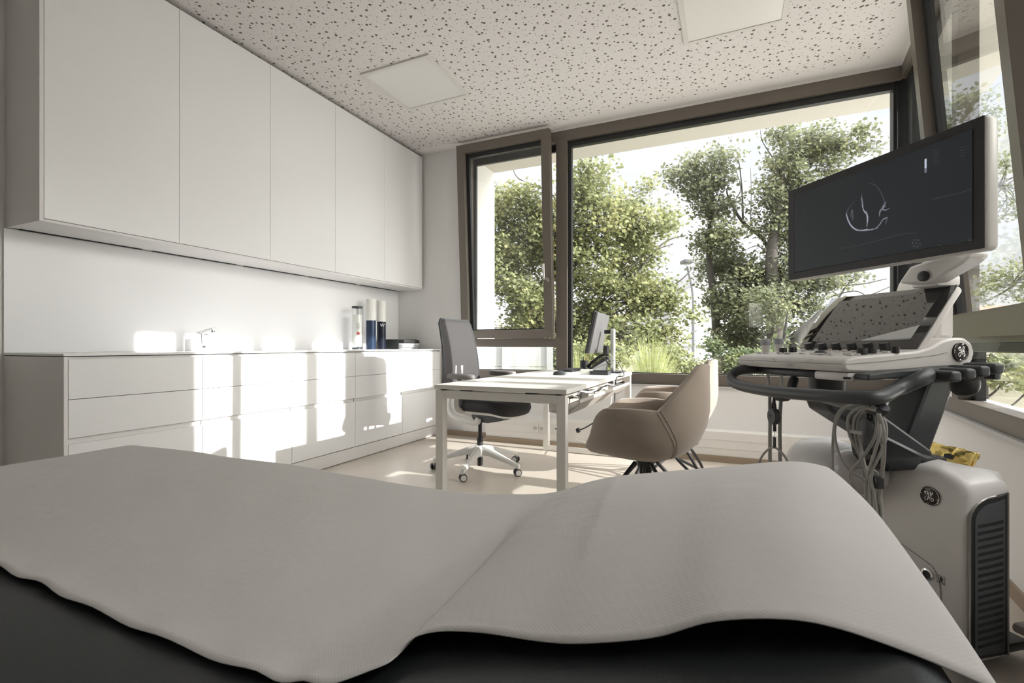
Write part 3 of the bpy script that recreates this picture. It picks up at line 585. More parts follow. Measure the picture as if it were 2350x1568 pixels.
def tree(name, label, cat, zc, trunk, blobs, m, seed, bark=None, size=0.12, per=26, spread=0.17, dens=1.0, branches=(), group=None, depth=0.55):
    rng = np.random.default_rng(seed); random.seed(seed)
    root = W(trunk[0][0], trunk[0][1], zc); root.z = GZ
    t = thing(name, label, cat, tuple(root), group=group)
    tp = [root] + [W(x, y, zc) for x, y, r in trunk[1:]]; tr = [trunk[0][2]] + [q[2] for q in trunk[1:]]
    g = G(); sp = rbez(tp, 5); n = len(sp); rr = [np.interp(i / (n - 1) * (len(tr) - 1), range(len(tr)), tr) for i in range(n)]
    g.tube(sp, rr, 10)
    cs = []
    for (px, py, rx, ry, *o) in blobs:
        dz = (o[0] if o else random.uniform(-0.8, 0.8)); k = zc + dz
        c = W(px, py, k); R = rx * k / F; RV = ry * k / F; RD = (R + RV) * depth
        nc = max(4, int(dens * (o[1] if len(o) > 1 else 1) * 9.0 * (R * RV) / (spread * spread) * 0.33))
        u = rng.normal(size=(nc, 3)); u /= np.linalg.norm(u, axis=1)[:, None]; u *= (rng.uniform(0.12, 1, nc) ** (1 / 2.2))[:, None]
        fw = np.array([-ST, CT, 0]); rt = np.array([CT, ST, 0])
        pts = np.array(c)[None] + u[:, :1] * R * rt + u[:, 1:2] * RD * fw + u[:, 2:] * np.array([0, 0, RV])
        pts = pts[pts[:, 2] > GZ + 0.15]
        cs.append(pts)
        near = min(sp, key=lambda q: (q - c).length + 0.8 * max(0, q.z - c.z + 0.5))
        r0 = max(0.012, min(0.07, 0.03 * (R + RV)))
        mid = (near + c) / 2 + Vector((0, 0, -0.1 * (c - near).length))
        g.tube(rbez([near, mid, c], 5), [r0 * (1 - 0.7 * i / 10) for i in range(11)], 6)
        for j in range(0, len(pts), max(1, len(pts) // 14)):
            e = Vector(pts[j]); g.tube([c + (near - c) * random.uniform(0, 0.35), (c + e) / 2 + Vector((random.uniform(-.1, .1), 0, random.uniform(-.05, .15))), e], [r0 * 0.35, r0 * 0.25, 0.005], 5)
    for br in branches:      # bare branches: list of (px, py, r) with optional depth offset
        dz = br[0][3] if len(br[0]) > 3 else 0
        P = rbez([W(q[0], q[1], zc + dz) for q in br], 5); n = len(P); rr = [np.interp(i / (n - 1) * (len(br) - 1), range(len(br)), [q[2] for q in br]) for i in range(n)]
        g.tube(P, rr, 7)
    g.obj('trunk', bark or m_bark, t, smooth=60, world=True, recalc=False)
    leaves('foliage', np.concatenate(cs), m, rng, size, per, spread, t)
    return t
# big lime-like tree behind the desk
tree('broadleaf_tree', 'large yellow-green tree filling the window left of the street lamp', 'tree', 11.5, [(1235, 830, 0.16), (1240, 700, 0.14), (1290, 560, 0.10), (1330, 470, 0.05)],
     [(1180, 470, 60, 55), (1210, 560, 75, 70), (1150, 620, 60, 80), (1120, 500, 60, 70, 0.5), (1210, 690, 80, 60), (1340, 420, 60, 55), (1375, 500, 75, 65), (1330, 600, 85, 80), (1430, 470, 45, 45, 0, 0.6), (1470, 520, 60, 55), (1450, 590, 70, 60), (1530, 500, 32, 35, 0, 0.5),
      (1400, 690, 85, 60), (1490, 680, 60, 50, 0, 0.8), (1535, 690, 38, 40, 0, 0.7), (1330, 750, 80, 55), (1440, 770, 90, 45, -0.5), (1525, 775, 42, 38, -0.5), (1230, 760, 60, 50, 0.5), (1500, 430, 30, 28, 0, 0.4), (1265, 520, 50, 80), (1600, 722, 24, 20, -0.4, 0.6)],
     m_leafA, 11, size=0.088, per=40, spread=0.16, dens=1.15, branches=[[(1360, 740, 0.035), (1450, 640, 0.03), (1520, 560, 0.018), (1575, 540, 0.008)], [(1410, 740, 0.035), (1500, 680, 0.025), (1560, 645, 0.018), (1592, 612, 0.008)], [(1300, 560, 0.03), (1270, 450, 0.02), (1190, 410, 0.012), (1175, 370, 0.006)], [(1440, 620, 0.02), (1490, 580, 0.014), (1545, 560, 0.01)]])
tree('broadleaf_tree', 'slender grey-green tree right of the street lamp with bare forked twigs', 'tree', 13.5, [(1650, 830, 0.12), (1640, 700, 0.11), (1628, 600, 0.09), (1632, 480, 0.06), (1640, 400, 0.02)],
     [(1550, 400, 32, 26, 0, 0.7), (1600, 365, 22, 25, 0, 0.8), (1600, 420, 45, 38), (1655, 365, 38, 28, 0, 0.8), (1635, 420, 45, 45), (1640, 480, 45, 38), (1660, 545, 50, 40), (1608, 560, 28, 24, 0, 0.7), (1640, 620, 40, 40), (1690, 610, 50, 45), (1660, 690, 42, 50), (1705, 700, 55, 60), (1680, 770, 48, 50, 0, 0.8), (1710, 790, 50, 40), (1720, 650, 45, 45)],
     m_leafB, 12, size=0.10, per=40, spread=0.17, dens=0.95, branches=[[(1768, 590, 0.05), (1752, 550, 0.05), (1705, 510, 0.045), (1680, 470, 0.03), (1668, 440, 0.02), (1675, 420, 0.008)], [(1705, 510, 0.03), (1703, 440, 0.02), (1697, 380, 0.012), (1690, 345, 0.005)], [(1690, 455, 0.015), (1700, 430, 0.01), (1685, 380, 0.005)], [(1722, 520, 0.012), (1724, 440, 0.008), (1722, 385, 0.004)], [(1768, 590, 0.02), (1740, 565, 0.012), (1715, 572, 0.006)]])
tree('broadleaf_tree', 'tall tree behind the ultrasound screen with a thick split trunk', 'tree', 12.5, [(1780, 830, 0.22), (1778, 700, 0.20), (1770, 600, 0.15), (1785, 470, 0.10), (1800, 380, 0.04)],
     [(1785, 310, 32, 30), (1820, 350, 45, 45), (1790, 400, 45, 45), (1870, 310, 40, 28, 0, 0.8), (1885, 345, 50, 35), (1940, 330, 42, 24, 0, 0.8), (1965, 300, 26, 18, 0, 0.7), (1990, 335, 32, 16, 0, 0.8), (1915, 380, 40, 26, 0, 0.8), (1760, 460, 42, 45), (1830, 450, 55, 60), (1750, 520, 28, 26, 0, 0.7), (1810, 540, 60, 55), (1850, 620, 60, 50), (1790, 640, 55, 60), (1760, 700, 55, 50), (1830, 700, 55, 40, 0, 0.8), (1900, 650, 45, 25, 0, 0.7), (1960, 640, 25, 14, 0, 0.6), (1740, 790, 60, 45), (1850, 780, 70, 35), (1940, 800, 80, 35)],
     m_leafB, 13, size=0.09, per=40, spread=0.16, dens=0.95, branches=[[(1870, 640, 0.03), (1950, 655, 0.02), (2035, 640, 0.01)], [(1905, 720, 0.03), (1940, 660, 0.02), (1975, 628, 0.01)], [(1930, 700, 0.025), (1990, 680, 0.018), (2050, 655, 0.01)], [(1880, 690, 0.02), (1960, 668, 0.014), (2000, 690, 0.008)], [(1745, 298, 0.004), (1750, 325, 0.01), (1772, 360, 0.015)]])
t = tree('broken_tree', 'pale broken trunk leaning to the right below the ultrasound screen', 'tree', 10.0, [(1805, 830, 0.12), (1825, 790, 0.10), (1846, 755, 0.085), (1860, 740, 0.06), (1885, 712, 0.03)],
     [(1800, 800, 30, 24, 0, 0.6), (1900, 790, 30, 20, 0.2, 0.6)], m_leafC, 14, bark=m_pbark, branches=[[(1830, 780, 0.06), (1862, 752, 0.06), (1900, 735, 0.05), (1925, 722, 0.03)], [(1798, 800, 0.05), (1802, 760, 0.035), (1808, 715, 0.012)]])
tree('broadleaf_tree', 'tree seen through the glass right of the corner post', 'tree', 14.0, [(2180, 830, 0.15), (2190, 650, 0.12), (2230, 400, 0.06)],
     [(2100, 330, 24, 55), (2125, 390, 30, 60), (2240, 280, 45, 60, 0, 0.8), (2195, 260, 14, 40, 0, 0.7), (2320, 420, 60, 90, 0, 0.5), (2230, 660, 40, 50, 0, 0.7), (2350, 640, 70, 60, 0, 0.7), (2120, 760, 60, 60)], m_leafB, 15, size=0.10, per=34, dens=0.7)
# shrubs along the foot of the view
for i, (zc, bl, mm, lb) in enumerate((
        (8.2, [(1335, 830, 40, 45), (1390, 820, 45, 40)], m_leafA, 'light green shrub in the garden behind the desk monitor'),
        (8.8, [(1590, 846, 40, 16), (1550, 820, 30, 28)], m_leafA, 'small light green shrub left of the armchair backs'),
        (9.5, [(1690, 835, 50, 35), (1750, 830, 50, 30), (1640, 810, 12, 40)], m_leafC, 'dark conifer-like shrub behind the armchair backs'),
        (8.5, [(1850, 840, 60, 28), (1950, 840, 60, 30), (2030, 830, 50, 35)], m_leafC, 'dark shrub below the broken trunk'),
        (5.5, [(2260, 845, 60, 30), (2320, 850, 60, 42), (2400, 850, 60, 45)], m_leafA, 'bright green bush outside the right window, above the gravel'),
        (10.5, [(1120, 800, 40, 60), (1275, 810, 35, 55)], m_leafB, 'grey-green shrub behind the window mullion'))):
    c0 = bl[0]
    tree('garden_shrub', lb, 'shrub', zc, [(c0[0], 850, 0.03), (c0[0], 845, 0.03), (c0[0], c0[1], 0.015)], [(a, b, c, d, 0.0) for a, b, c, d in bl], mm, 30 + i, size=0.06, spread=0.10, dens=1.5, per=30, group='garden shrubs')
# ornamental grasses
def grass(px, zc, hpx, wpx, n, seed, label):
    rng = np.random.default_rng(seed); b = W(px, 850, zc); b.z = GZ
    t = thing('ornamental_grass', label, 'grass', tuple(b), group='ornamental grasses')
    V = []; Fc = []; H = HC + (793 - (855 - hpx)) * zc / F - GZ; Wd = wpx * zc / F; var = []
    for i in range(n):
        a = rng.uniform(0, 2 * PI); r0 = rng.uniform(0, 0.12); lean = rng.uniform(0.05, 1) ** 0.8 * Wd; h = H * rng.uniform(0.7, 1.05); wd = rng.uniform(0.004, 0.009)
        d = np.array([math.cos(a), math.sin(a), 0]); s = np.array([-math.sin(a), math.cos(a), 0]) * wd
        k = len(V)
        for f in (0, 0.35, 0.65, 0.88, 1.0):
            z = h * (f - 0.22 * (lean / Wd) * f ** 3); c = d * (r0 + lean * f ** 2); wv = s * (1 - f * 0.9)
            V += [tuple(c + [0, 0, z] - wv), tuple(c + [0, 0, z] + wv)]
        Fc += [(k + 2 * j, k + 2 * j + 1, k + 2 * j + 3, k + 2 * j + 2) for j in range(4)]; var += [rng.uniform(0, 1)] * 4
    o = build('blades', V, Fc, m_grass, t); at = o.data.attributes.new('var', 'FLOAT', 'FACE'); at.data.foreach_set('value', var)
grass(1495, 6.6, 95, 75, 900, 1, 'wide tuft of light ornamental grass behind the armchairs')
grass(1225, 6.8, 35, 40, 300, 2, 'small pale grass tuft seen through the lowest pane beside the chair')
grass(1325, 7.0, 75, 40, 300, 3, 'upright grass tuft behind the pen cup')
# street lamp
lp = W(1602, 850, 21); t = thing('street_lamp', 'grey street lamp with a flat head behind the garden trees', 'street lamp', (lp.x, lp.y, GZ))
ps = [W(1592, 850, 21)] ; ps[0].z = GZ
G().tube(rbez([ps[0], W(1592, 740, 21), W(1590, 670, 21), W(1578, 612, 21)], 6), [0.09] * 8 + [0.07] * 11, 10).obj('pole', mat('lamp_grey', (0.22, 0.23, 0.25), 0.5), t, world=True)
hp = W(1577, 604, 21)
G().box(-0.22, 0.22, -0.3, 0.3, -0.02, 0.13, b=0.03, M=Matrix.Translation(hp) @ Matrix.Rotation(TH, 4, 'Z')).obj('lamp_head', mat('lamp_dark', (0.12, 0.12, 0.13), 0.5), t, world=True)
# white gabled house
def house(name, label, pxa, pxb, zc, depth, eave, ridge, wallc, roofc, rot=0.0, ground_=GZ, gable=True):
    A = W(pxa, 800, zc); B = W(pxb, 800, zc); c = (A + B) / 2; wd = (B - A).length; Y = lambda py: HC + (793 - py) * zc / F
    t = thing(name, label, 'house', (c.x, c.y, ground_), rz=TH + rot)
    h1 = Y(eave) - ground_; h2 = Y(ridge) - ground_
    if gable: G().prism([(-wd / 2, 0), (wd / 2, 0), (wd / 2, h1), (0, h2), (-wd / 2, h1)], 0, depth, 'y').obj('walls', wallc, t, smooth=0)
    else: G().box(-wd / 2, wd / 2, 0, depth, 0, h1).obj('walls', wallc, t, smooth=0)
    k = 0.35
    if gable:
        for s in (-1, 1):
            G().prism([(s * (wd / 2 + k), h1 - k * (h2 - h1) / (wd / 2) + 0.02), (0, h2 + 0.02), (0, h2 + 0.24), (s * (wd / 2 + k), h1 - k * (h2 - h1) / (wd / 2) + 0.24)], -0.3, depth + 0.3, 'y').obj('roof_slope', roofc, t, smooth=0)
    else:
        G().prism([(-0.4, h1), (depth + 0.4, h1), (depth / 2, h2)], -wd / 2 - 0.4, wd / 2 + 0.4, 'x').obj('roof', roofc, t, smooth=0)
    return t, wd, h1
m_hw = mat('house_white', (0.50, 0.51, 0.54), 0.9); m_roof = mat('roof_grey', (0.20, 0.20, 0.21), 0.85, noise=0.1)
t, wd, h1 = house('gabled_house', 'white gabled house behind the street lamp', 1540, 1800, 30, 9, 690, 600, m_hw, m_roof)
G().box(-wd / 2, wd / 2, -0.03, -0.005, 1.05, 1.2).obj('plinth_line', m_roof, t, smooth=0)
house('low_house', 'low grey-roofed house seen at the bottom of the tilted left pane', 1080, 1235, 20, 5, 752, 728, mat('house_grey', (0.33, 0.33, 0.32), 0.9), mat('roof_pale', (0.30, 0.29, 0.28), 0.8, noise=0.1), gable=False)
house('distant_house', 'distant house with a reddish roof seen through the right window', 2235, 2500, 34, 8, 740, 690, mat('house_cream', (0.5, 0.46, 0.40), 0.9), mat('roof_red', (0.28, 0.14, 0.09), 0.85), gable=False)
# concrete garden wall on the left
a = W(1060, 800, 9.6); b = W(1262, 800, 9.3); d = (b - a); L_ = d.length; rz = math.atan2(d.y, d.x)
t = thing('garden_wall', 'pale grey panel garden wall seen through the lowest left pane', 'wall', (a.x, a.y, GZ), rz=rz)
m_cw = mat('concrete_pale', (0.36, 0.37, 0.37), 0.85, noise=0.12, nscale=3)
for k in range(3):
    G().box(0, L_, 0, 0.08, 0.02 + k * 0.39, 0.02 + k * 0.39 + 0.38).obj('wall_panel', m_cw, t, smooth=0)
for k in range(3):
    G().box(L_ * k / 2 - 0.06, L_ * k / 2 + 0.06, -0.03, 0.0, 0, 1.22).obj('post', m_cw, t, smooth=0)
# unseen walls and post, added outside the right window to cut the low sun
t = thing('sun_blocker', 'unseen rendered walls and post added outside the right window to block sun', 'sun blocker', (3.1, 0, GZ))
G().box(3.0, 3.25, -6, 1.85, GZ, 4.2).obj('blocker_wall', m_ext, t, smooth=0, world=True)
G().box(3.0, 3.14, 2.635, 2.77, GZ, 4.2).obj('post', m_ext, t, smooth=0, world=True)  # added for the shadow band across the middle base cabinet
G().box(3.05, 3.2, 1.85, 2.635, GZ, 2.25).obj('low_blocker_wall', m_ext, t, smooth=0, world=True)  # added to keep low sun off the ultrasound machine

# ================================================================== EXAMINATION COUCH AND PAPER
BH = 0.62; HX = -0.40; SL = 0.287; YB0, YB1 = 0.17, 0.957
t = thing('examination_couch', 'black upholstered examination couch with a raised head section, under white paper', 'couch', (-0.9, 0.56, 0))
G().box(-1.865, HX - 0.01, YB0, YB1, BH - 0.085, BH - 0.004, b=0.02, seg=4).obj('lying_cushion', m_vinyl, t, world=True)
ang = math.atan(SL); Mh = Matrix.Translation((HX + 0.004, 0, BH - 0.006)) @ Matrix.Rotation(-ang, 4, 'Y')
G().box(0.0, 0.545, YB0, YB1, -0.080, -0.004, b=0.036, seg=6, M=Mh).obj('head_cushion', m_vinyl, t, world=True)
G().tube([Mh @ Vector((0.01, YB0 + 0.02, -0.012)), Mh @ Vector((0.01, YB1 - 0.02, -0.012))], 0.008, 10).tube([Mh @ Vector((0.035, YB0 + 0.003, -0.030)), Mh @ Vector((0.51, YB0 + 0.003, -0.030))], 0.005, 8).obj('piping', m_vinyl, t, world=True)
m_cf = mat('couch_frame', (0.55, 0.55, 0.55), 0.35, metal=0.4)
G().box(-1.80, HX - 0.03, 0.26, 0.87, BH - 0.125, BH - 0.086).box(-1.78, -0.02, 0.30, 0.83, BH - 0.165, BH - 0.126).obj('frame', m_cf, t, smooth=0, world=True, bevel=0.003)
G().box(0.03, 0.50, 0.30, 0.83, -0.10, -0.081, M=Mh).obj('head_plate', m_cf, t, smooth=0, world=True)
for xx in (-1.55, -0.45):
    G().box(xx - 0.04, xx + 0.04, 0.42, 0.70, 0.06, BH - 0.166).obj('column', m_cf, t, smooth=0, world=True, bevel=0.01)
G().box(-1.72, -0.22, 0.30, 0.84, 0.03, 0.06, b=0.008).obj('base_plate', m_cf, t, smooth=0, world=True)
for xx in (-1.65, -0.29):
    for yy in (0.34, 0.80): G().lathe([(0, 0), (0.025, 0), (0.02, 0.03), (0, 0.03)], 16, Matrix.Translation((xx, yy, 0))).obj('foot', m_blk, t, world=True)

# paper: stations across the couch, far edge / near edge measured off the photograph at known distances
far_px = [(300, 1020), (430, 1033), (520, 1047), (670, 1065), (800, 1088), (950, 1115), (1040, 1127), (1130, 1131), (1220, 1132), (1270, 1128), (1310, 1118), (1350, 1105), (1400, 1094), (1450, 1088), (1600, 1075), (1700, 1066), (1800, 1058), (1855, 1061), (1900, 1071)]
FARY = 0.963
far = [onp(x, y, 'y', FARY) for x, y in far_px]
near_flat = lambda X, i: Vector((X + 0.0, 0.338 + 0.004 * math.sin(i * 2.3) + 0.003 * math.sin(i * 5.1), BH + 0.001))
near_px = {7: (730, 1610, 0.345), 8: (872, 1600, 0.372), 9: (922, 1486, 0.395), 10: (985, 1451, 0.412), 11: (1095, 1450, 0.412), 12: (1230, 1470, 0.405), 13: (1330, 1476, 0.40), 14: (1500, 1462, 0.40), 15: (1640, 1424, 0.40), 16: (1850, 1424, 0.40), 17: (2080, 1494, 0.40), 18: (2300, 1588, 0.40)}
near = []
for i, p in enumerate(far):
    if i in near_px: x, y, yy = near_px[i]; near.append(onp(x, y, 'y', yy))
    else: near.append(near_flat(p.x, i))
near[6] = Vector((-0.47, 0.338, BH + 0.002))
def cush(X): return BH + max(0.0, min(X, 0.085) - HX) * SL - 9.0 * max(0, X - 0.085) ** 2
# spline stations more finely
def dens_(arr, k): return rbez(arr, k)
K = 5; FR = dens_(far, K); NR = dens_(near, K); ns = len(FR)
rows = []; rng = random.Random(5)
nv = 26
for i in range(ns):
    a, b = FR[i], NR[i]; s = i / (ns - 1); row = []
    end = max(0, (s - 0.8) / 0.2)
    # drape down behind the far edge
    row.append((a.x, a.y + 0.016, a.z - 0.11)); row.append((a.x, a.y + 0.013, a.z - 0.05)); row.append((a.x, a.y + 0.006, a.z - 0.008))
    for j in range(nv + 1):
        v = j / nv; p = a.lerp(b, v)
        base = cush(p.x) + 0.003
        z = p.z
        if s > 0.42: z += 0.030 * math.sin(PI * v) * max(0, min(1, (s - 0.5) / 0.2)) * (1 - 0.3 * end)
        z = max(z, base) if s < 0.85 else z
        z += 0.0016 * math.sin(p.x * 23 + p.y * 9) * math.sin(p.y * 17 + p.x * 5) * (1 - abs(2 * v - 1))
        for cx_, am, wd_, sl_ in ((-1.10, 0.0045, 0.022, 0.02), (-0.80, 0.0035, 0.02, -0.06), (-1.48, 0.003, 0.03, 0.03), (-0.60, 0.003, 0.016, 0.10), (-0.93, 0.0025, 0.012, 0.12)): z += am * math.exp(-((p.x - cx_ - sl_ * (p.y - 0.6)) / wd_) ** 2) * (0.6 + 0.4 * math.sin(p.y * 14 + cx_ * 9))
        if s < 0.45 and v > 0.9: p.y += (0.0028 * math.sin(p.x * 41) + 0.002 * math.sin(p.x * 97 + 1)) * (v - 0.9) / 0.1
        if v > 0.93 and s < 0.4: z += 0.0035 * (v - 0.93) / 0.07 * (1 + math.sin(i * 1.9))
        row.append((p.x, p.y, z))
    rows.append(row)
# hanging over the foot end
fr = []
for dx, dz in ((-0.028, -0.12), (-0.024, -0.05), (-0.012, -0.012)):
    fr.append([(q[0] + dx, q[1], q[2] + dz) for q in rows[0]])
er = []
for dx, dz in ((0.012, -0.02), (0.02, -0.06), (0.026, -0.11)):
    er.append([(q[0] + dx, q[1], q[2] + dz) for q in rows[-1]])
o = G().grid(fr + rows + er).obj('paper_sheet', m_sheet, smooth=180, recalc=True, sub=1)
o.modifiers.new('thick', 'SOLIDIFY').thickness = 0.0012
finish(o, 'off-white embossed paper sheet spread over the black couch, lifted at the head end', 'paper sheet')
# turned-under lip where the sheet lifts off
lip = [[NR[i] for i in range(7 * K + 1, 10 * K)]]
lip.append([q + Vector((0.014, -0.004, -0.012)) for q in lip[0]]); lip.append([q + Vector((0.035, -0.02, -0.034)) for q in lip[0]])

# ================================================================== CHAIRS
def armchair():
    t = thing('armchair', 'nearer taupe armchair with a tall tapered back, in front of the desk', 'armchair', (-0.42, 2.70, 0), rz=PI + 0.05)
    NP = 64
    def rim(ph):
        c = -math.cos(ph); x = 0.36 * c       # front is +x
        a = abs(math.atan2(math.sin(ph), math.cos(ph)))      # 0 = back, pi = front
        d = math.degrees(a)
        if d < 30: return 0.855 - 0.012 * (d / 30) ** 2
        if d < 72: return 0.843 - (0.843 - 0.635) * (d - 30) / 42
        if d < 120: return 0.632 + 0.006 * math.sin((d - 72) / 48 * PI)
        if d < 158: f = (d - 120) / 38; return 0.46 + 0.172 * (1 - f ** 2.2)
        return 0.46 - 0.01 * (d - 158) / 22
    prof = [(0.0, 0.0), (0.30, 0.0), (0.55, 0.03), (0.78, 0.10), (0.93, 0.22), (1.0, 0.38), (1.0, 0.52), (0.985, 0.68), (0.96, 0.84), (0.94, 1.0)]
    def ring(k, inner=False):
        f, h = prof[k]; pts = []
        for j in range(NP):
            ph = 2 * PI * j / NP; R = rim(ph); z = 0.355 + (R - 0.355) * h
            d = abs(math.degrees(math.atan2(math.sin(ph), math.cos(ph)))); back = max(0, 1 - d / 75)
            hb = max(0, (z - 0.60)) / 0.26
            sx = 0.325; sy = 0.305
            x = -math.cos(ph) * sx * f; y = math.sin(ph) * sy * f
            if z > 0.6: y *= 1 - 0.28 * hb * min(1, back * 2)
            x -= 0.02 * back * hb
            x -= 0.045 * back * (1 - min(1, h / 0.5)) * -1
            pts.append(Vector((x, y, z)))
        return pts
    rings = [ring(k) for k in range(1, len(prof))]
    inn = []
    for r_, q in ((rings[-1], 0.008), (rings[-1], -0.012)):
        pass
    top = rings[-1]
    def inset(pts, d, dz):
        out = []
        for p in pts:
            v = Vector((p.x, p.y, 0)); L = v.length
            out.append(Vector((p.x * (1 - d / L), p.y * (1 - d / L), p.z + dz)))
        return out
    R = rings + [inset(top, 0.010, 0.007), inset(top, 0.026, 0.006), inset(top, 0.038, -0.012)]
    low = []
    for j, p in enumerate(top):
        v = Vector((p.x, p.y, 0)); L = v.length; zz = 0.44
        low.append(Vector((p.x * (1 - 0.055 / L), p.y * (1 - 0.055 / L), min(zz, p.z - 0.03))))
    mid = [a.lerp(b, 0.5) for a, b in zip(R[-1], low)]
    R += [mid, low]
    G().loft(R).obj('shell', m_taupef, t, smooth=50)
    # seat cushion
    pr = []
    for f, z in ((0.90, 0.43), (1.0, 0.445), (1.0, 0.47), (0.93, 0.49), (0.6, 0.497)):
        pr.append([Vector((-math.cos(2 * PI * j / 40) * 0.262 * f + 0.0, math.sin(2 * PI * j / 40) * 0.232 * f, z)) for j in range(40)])
    G().loft(pr).obj('seat_cushion', m_taupef, t, smooth=60)
    # stitched seams from arm to the base of the back
    for s in (-1, 1):
        for k in (0, 1):
            pts = []
            for hh in range(3, 10):
                f, h = prof[hh]; ph = s * math.radians(71 - 3.5 * (9 - hh) + 3 * k); j = ph / (2 * PI) * NP % NP
                a = ring(hh)[int(j) % NP].lerp(ring(hh)[(int(j) + 1) % NP], j - int(j)); n_ = Vector((a.x, a.y, 0)).normalized(); pts.append(a + n_ * 0.0005)
            G().tube(rbez(pts, 4), 0.0016, 6).obj('stitching', mat('thread', (0.36, 0.31, 0.26), 0.9), t)
    G().lathe([(0, 0.30), (0.045, 0.30), (0.055, 0.345), (0.10, 0.36), (0, 0.36)], 24).obj('swivel_hub', m_blk, t)
    for k in range(4):
        a = PI / 4 + k * PI / 2; c_, s_ = math.cos(a), math.sin(a); sc_ = Vector((-s_, c_, 0))
        P = [Vector((c_ * r, s_ * r, z)) for r, z in ((0.02, 0.30), (0.025, 0.20), (0.06, 0.14), (0.30, 0.02), (0.325, 0.012), (0.315, 0.05), (0.19, 0.20), (0.06, 0.325))]
        o_ = [0.012, 0.012, 0.012, 0.006, 0.0, -0.004, -0.010, -0.012]
        G().tube(rbez([p + sc_ * q for p, q in zip(P, o_)], 5), 0.0105, 10).obj('leg', m_blk, t)
        G().lathe([(0, 0), (0.014, 0), (0.014, 0.012), (0, 0.012)], 12, Matrix.Translation((c_ * 0.315, s_ * 0.315, 0))).obj('foot_pad', m_blk, t)
    return t
ac = armchair()
a2 = copy_tree(ac); a2.location = (-0.40, 3.68, 0); a2.rotation_euler = (0, 0, PI + 0.1); a2['label'] = 'farther taupe armchair, half hidden behind the nearer one, towards the window'
for o in (ac, a2): o['group'] = 'taupe visitor armchairs'

